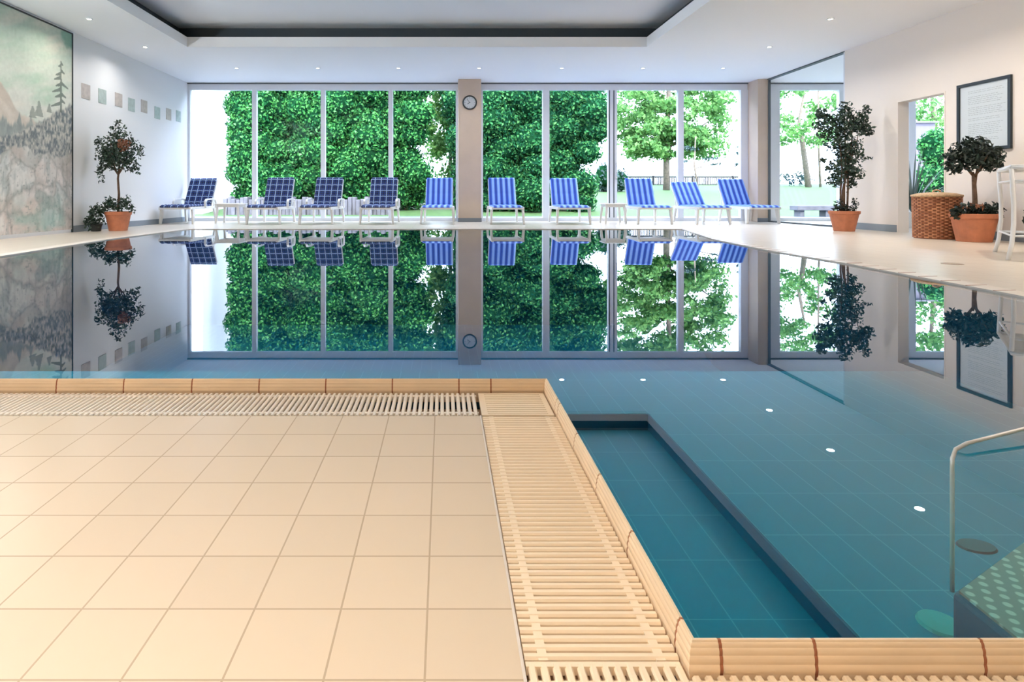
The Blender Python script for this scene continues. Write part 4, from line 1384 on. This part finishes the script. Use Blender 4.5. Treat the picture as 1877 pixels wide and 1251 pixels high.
# lighter tree in the gap left of the pillar
bl = []
for k in range(60):
    z = rr.uniform(1.9, 6.4)
    bl.append((rr.uniform(-0.8, 1.3), 21 + rr.uniform(-.6, .6), z, rr.uniform(.3, .55), rr.uniform(.3, .5), rr.uniform(.25, .45)))
bl += [(rr.uniform(-.95, .75), 21 + rr.uniform(-.4, .4), rr.uniform(2.35, 5.8), rr.uniform(.25, .4), .3, rr.uniform(.25, .4)) for _ in range(46)]
bl += [(rr.uniform(-1.0, .75), 20.8, rr.uniform(.7, 1.55), .3, .3, .3) for _ in range(10)]
bl += [(.1, 20.5, .9, .5, .4, .4), (.55, 20.6, 1.0, .45, .4, .5), (-.3, 20.5, .75, .4, .4, .4)]
foliage_thing('garden_tree', 'light green tree glimpsed just left of the clock pillar, behind the hedge', 'tree', (0, 0, 0), bl, 60, 0.15, 'leaf_pale', core=0,
              trunk=[([(0.2, 21, 0.25), (0.25, 21, 2.0), (0.1, 21, 5.5)], [0.08, 0.07, 0.03])], group='garden trees', shell=(0.3, 1.05))
# big dark tree right of the pillar
bl = []
for z in np.arange(0.5, 6.6, 0.52):
    xr = np.interp(z, [0.4, 1.2, 2.2, 3.6, 5.0, 7.0], [4.2, 4.5, 4.7, 4.95, 4.8, 3.9])
    for x in np.arange(0.6, xr, 0.58):
        s = rr.uniform(0.42, 0.75)
        bl.append((min(xr, x + rr.uniform(-.25, .25)), 18.6 + rr.uniform(-.45, .5), z + rr.uniform(-.2, .2), s, s * .9, s * .8))
for z in np.arange(0.9, 5.8, 0.9):
    for x in np.arange(0.9, 3.9, 0.9):
        bl.append((x, 19.5, z, 0.72, 0.4, 0.72))
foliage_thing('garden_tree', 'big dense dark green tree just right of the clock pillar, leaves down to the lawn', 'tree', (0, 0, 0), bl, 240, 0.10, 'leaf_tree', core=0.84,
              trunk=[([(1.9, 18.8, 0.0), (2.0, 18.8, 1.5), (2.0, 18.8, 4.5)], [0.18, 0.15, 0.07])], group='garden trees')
# loose pale tree with visible trunk
bl = []
for k in range(130):
    z = rr.uniform(2.5, 8.5)
    wdt = np.interp(z, [2.3, 3.4, 5.0, 8.5], [1.6, 2.7, 2.7, 1.8])
    x = 10.6 + rr.uniform(-1, 1) * wdt
    bl.append((x, 28 + rr.uniform(-1.4, 1.4), z, rr.uniform(.45, .85), rr.uniform(.4, .7), rr.uniform(.22, .4)))
bl += [(10.5 + rr.uniform(-2.6, 2.4), 27.5 + rr.uniform(-1, 1), rr.uniform(2.3, 5.2), .7, .5, .3) for _ in range(34)]
bl += [(12.9, 27.6, z, .6, .5, .6) for z in (2.9, 3.7, 4.5, 5.3, 6.1)]
g0 = gh(0, 28)
foliage_thing('garden_tree', 'loose pale green tree with a slim grey trunk behind the right sliding window', 'tree', (0, 0, 0), bl, 40, 0.2, 'leaf_pale', core=0,
              trunk=[([(10.6, 28, g0), (10.6, 28, 3.0), (10.75, 28, 6.5), (10.7, 28, 8.5)], [0.17, 0.14, 0.10, 0.04]), ([(10.6, 28, 2.3), (9.4, 27.6, 3.1), (8.6, 27.4, 3.3)], [0.06, 0.05, 0.02]), ([(10.6, 28, 2.8), (11.8, 27.8, 3.6), (12.6, 27.6, 4.2)], [0.06, 0.05, 0.02])], group='garden trees', shell=(0.25, 1.05))
# bare sapling
bl = [(11.0 + rr.uniform(-.9, 2.2), 25 + rr.uniform(-.3, .3), rr.uniform(1.75, 2.7), rr.uniform(.1, .3), .2, rr.uniform(.05, .1)) for _ in range(12)]
g0 = gh(0, 25)
foliage_thing('sapling', 'thin almost bare sapling on the lawn behind the lowest striped lounger', 'tree', (0, 0, 0), bl, 60, 0.12, 'leaf_grey', core=0,
              trunk=[([(10.85, 25, g0), (10.65, 25, 1.9), (10.7, 25, 3.1)], [0.05, 0.04, 0.015]), ([(10.7, 25, 1.75), (11.6, 25, 1.95), (12.4, 25, 2.15)], [0.025, 0.02, 0.008]), ([(10.75, 25, 1.4), (10.2, 25, 1.95)], [0.02, 0.01])], shell=(0.25, 1.05), group='garden trees')
# tree seen through the side window
bl = []
for k in range(85):
    z = rr.uniform(3.2, 8.2)
    bl.append((18.4 + rr.uniform(-1, 1) * 2.3, 30 + rr.uniform(-1.3, 1.3), z, rr.uniform(.35, .7), .5, rr.uniform(.25, .45)))
g0 = gh(0, 30)
foliage_thing('garden_tree', 'pale airy tree with a leaning trunk seen through the side room window', 'tree', (0, 0, 0), bl, 26, 0.2, 'leaf_pale', core=0,
              trunk=[([(18.6, 30, g0), (18.3, 30, 3.2), (18.1, 30, 4.2), (18.4, 30, 6.0)], [0.15, 0.12, 0.09, 0.04]), ([(18.95, 29.6, g0), (18.85, 29.6, 3.5), (18.85, 29.6, 6.5)], [0.06, 0.05, 0.04])], group='garden trees', shell=(0.25, 1.05))
# shrubs at the foot of that tree
bl = [(16.9 + rr.uniform(0, 4.2), 31 + rr.uniform(-.2, .2), 1.35 + rr.uniform(-.1, .4), .3, .25, .3) for _ in range(16)]
foliage_thing('lawn_shrubs', 'low grey-green shrubs at the end of the lawn beyond the side window', 'shrub', (0, 0, 0), bl, 30, 0.14, 'leaf_grey', core=0, shell=(0.3, 1.05))
# tree and bush behind the doorway
bl = [(25 + rr.uniform(-2.5, 2.5), 30 + rr.uniform(-1, 1), rr.uniform(4.2, 8.5), rr.uniform(.5, .9), .7, rr.uniform(.35, .6)) for _ in range(40)]
g0 = gh(0, 30)
foliage_thing('garden_tree', 'pale green tree top seen through the doorway above the shed', 'tree', (0, 0, 0), bl, 18, 0.22, 'leaf_pale', core=0,
              trunk=[([(25, 30, g0), (25, 30, 4.5), (24.8, 30, 7)], [0.16, 0.13, 0.05])], group='garden trees', shell=(0.25, 1.05))
bl = []
for z in np.arange(0.3, 2.3, 0.45):
    for x in np.arange(14.35 + (z > 1.2) * (z - 1.2) * .35, 16.2, 0.5):
        s = rr.uniform(.38, .6)
        bl.append((x + rr.uniform(-.15, .15), 17.4 + rr.uniform(-.2, .4), z + rr.uniform(-.15, .15), s, s, s * .85))
foliage_thing('garden_bush', 'bright green bush seen through the doorway in the right wall', 'shrub', (0, 0, 0), bl, 200, 0.10, 'leaf_hedge', core=0.84)
# dark bush behind the sliding window frame
bl = [(7.75, 27, 1.3, .55, .5, .6), (7.4, 27, 1.1, .4, .4, .45), (8.15, 27, 1.25, .4, .4, .55), (7.2, 26.6, 1.5, .4, .4, .6)]
foliage_thing('garden_bush', 'dark grey-green bush behind the handle of the sliding window', 'shrub', (0, 0, 0), bl, 70, 0.14, 'leaf_grey', core=0.8)
# low retaining wall under the hedge
b = MB()
n = 40
for k in range(n):
    x0 = -6.5 + 4.9 * k / n
    b.box(x0, x0 + 4.7 / n * 0.98, 17.35 + 0.03 * math.sin(k * 2.3), 17.7, -0.05, 0.50 + 0.05 * math.sin(k * 1.7))
tag(b.build('garden_wall', M['stone'], bevel=0.02), 'low rough grey stone wall under the hedge', 'wall', kind='thing')
# white wing of the building
b = MB(); b.box(-13.5, -7.2, 17.6, 26, -0.1, 7.5)
hb = b.build('white_building', M['render_white'])
tag(hb, 'plain white building wing filling the leftmost window pane', 'building', kind='thing')
# railing fence at the end of the lawn
fn = empty('garden_fence', (0, 32, 0)); tag(fn, 'dark picket fence along the end of the lawn', 'fence')
b = MB()
for k in range(100):
    x = 9.3 + k * 0.085
    b.box(x, x + 0.05, -0.012, 0.012, 1.12, 1.62)
b.build('pickets', M['iron'], fn)
b = MB(); b.box(9.2, 17.9, -0.02, 0.02, 1.57, 1.66); b.box(9.2, 17.9, -0.02, 0.02, 1.14, 1.2); b.build('rails', M['iron'], fn)
for k in range(5):
    x = 9.2 + k * 2.16
    b = MB(); b.box(x, x + 0.07, -0.035, 0.035, 1.1, 1.68); b.build('post', M['iron'], fn)
# stone bench on the terrace
bn = empty('stone_bench', (10.45, 16.7, -0.02)); tag(bn, 'low grey stone bench outside the side room window', 'bench')
b = MB(); b.box(-0.52, 0.52, -0.2, 0.2, 0.18, 0.31); b.build('seat_slab', M['stone'], bn, bevel=0.01)
for s in (-0.36, 0.36):
    b = MB(); b.box(s - 0.06, s + 0.06, -0.15, 0.15, 0, 0.18); b.build('leg', M['stone'], bn)
# shed
sh = empty('garden_shed', (17.95, 22, gh(0, 22))); tag(sh, 'small pinkish grey shed seen through the doorway above the bush', 'shed')
b = MB(); b.box(-0.42, 0.42, 0, 1.5, -0.1, 2.95 - gh(0, 22) + .35); b.build('walls', M['shed'], sh)
b = MB(); b.add([(-0.5, -0.1, 2.92), (0.5, -0.1, 2.92), (0.5, 1.6, 2.92), (-0.5, 1.6, 2.92), (-0.5, -0.1, 2.98), (0.5, -0.1, 2.98), (0.5, 1.6, 3.1), (-0.5, 1.6, 3.1)], [(0, 3, 2, 1), (4, 5, 6, 7), (0, 1, 5, 4), (1, 2, 6, 5), (2, 3, 7, 6), (3, 0, 4, 7)])
b.build('roof', M['stone'], sh)
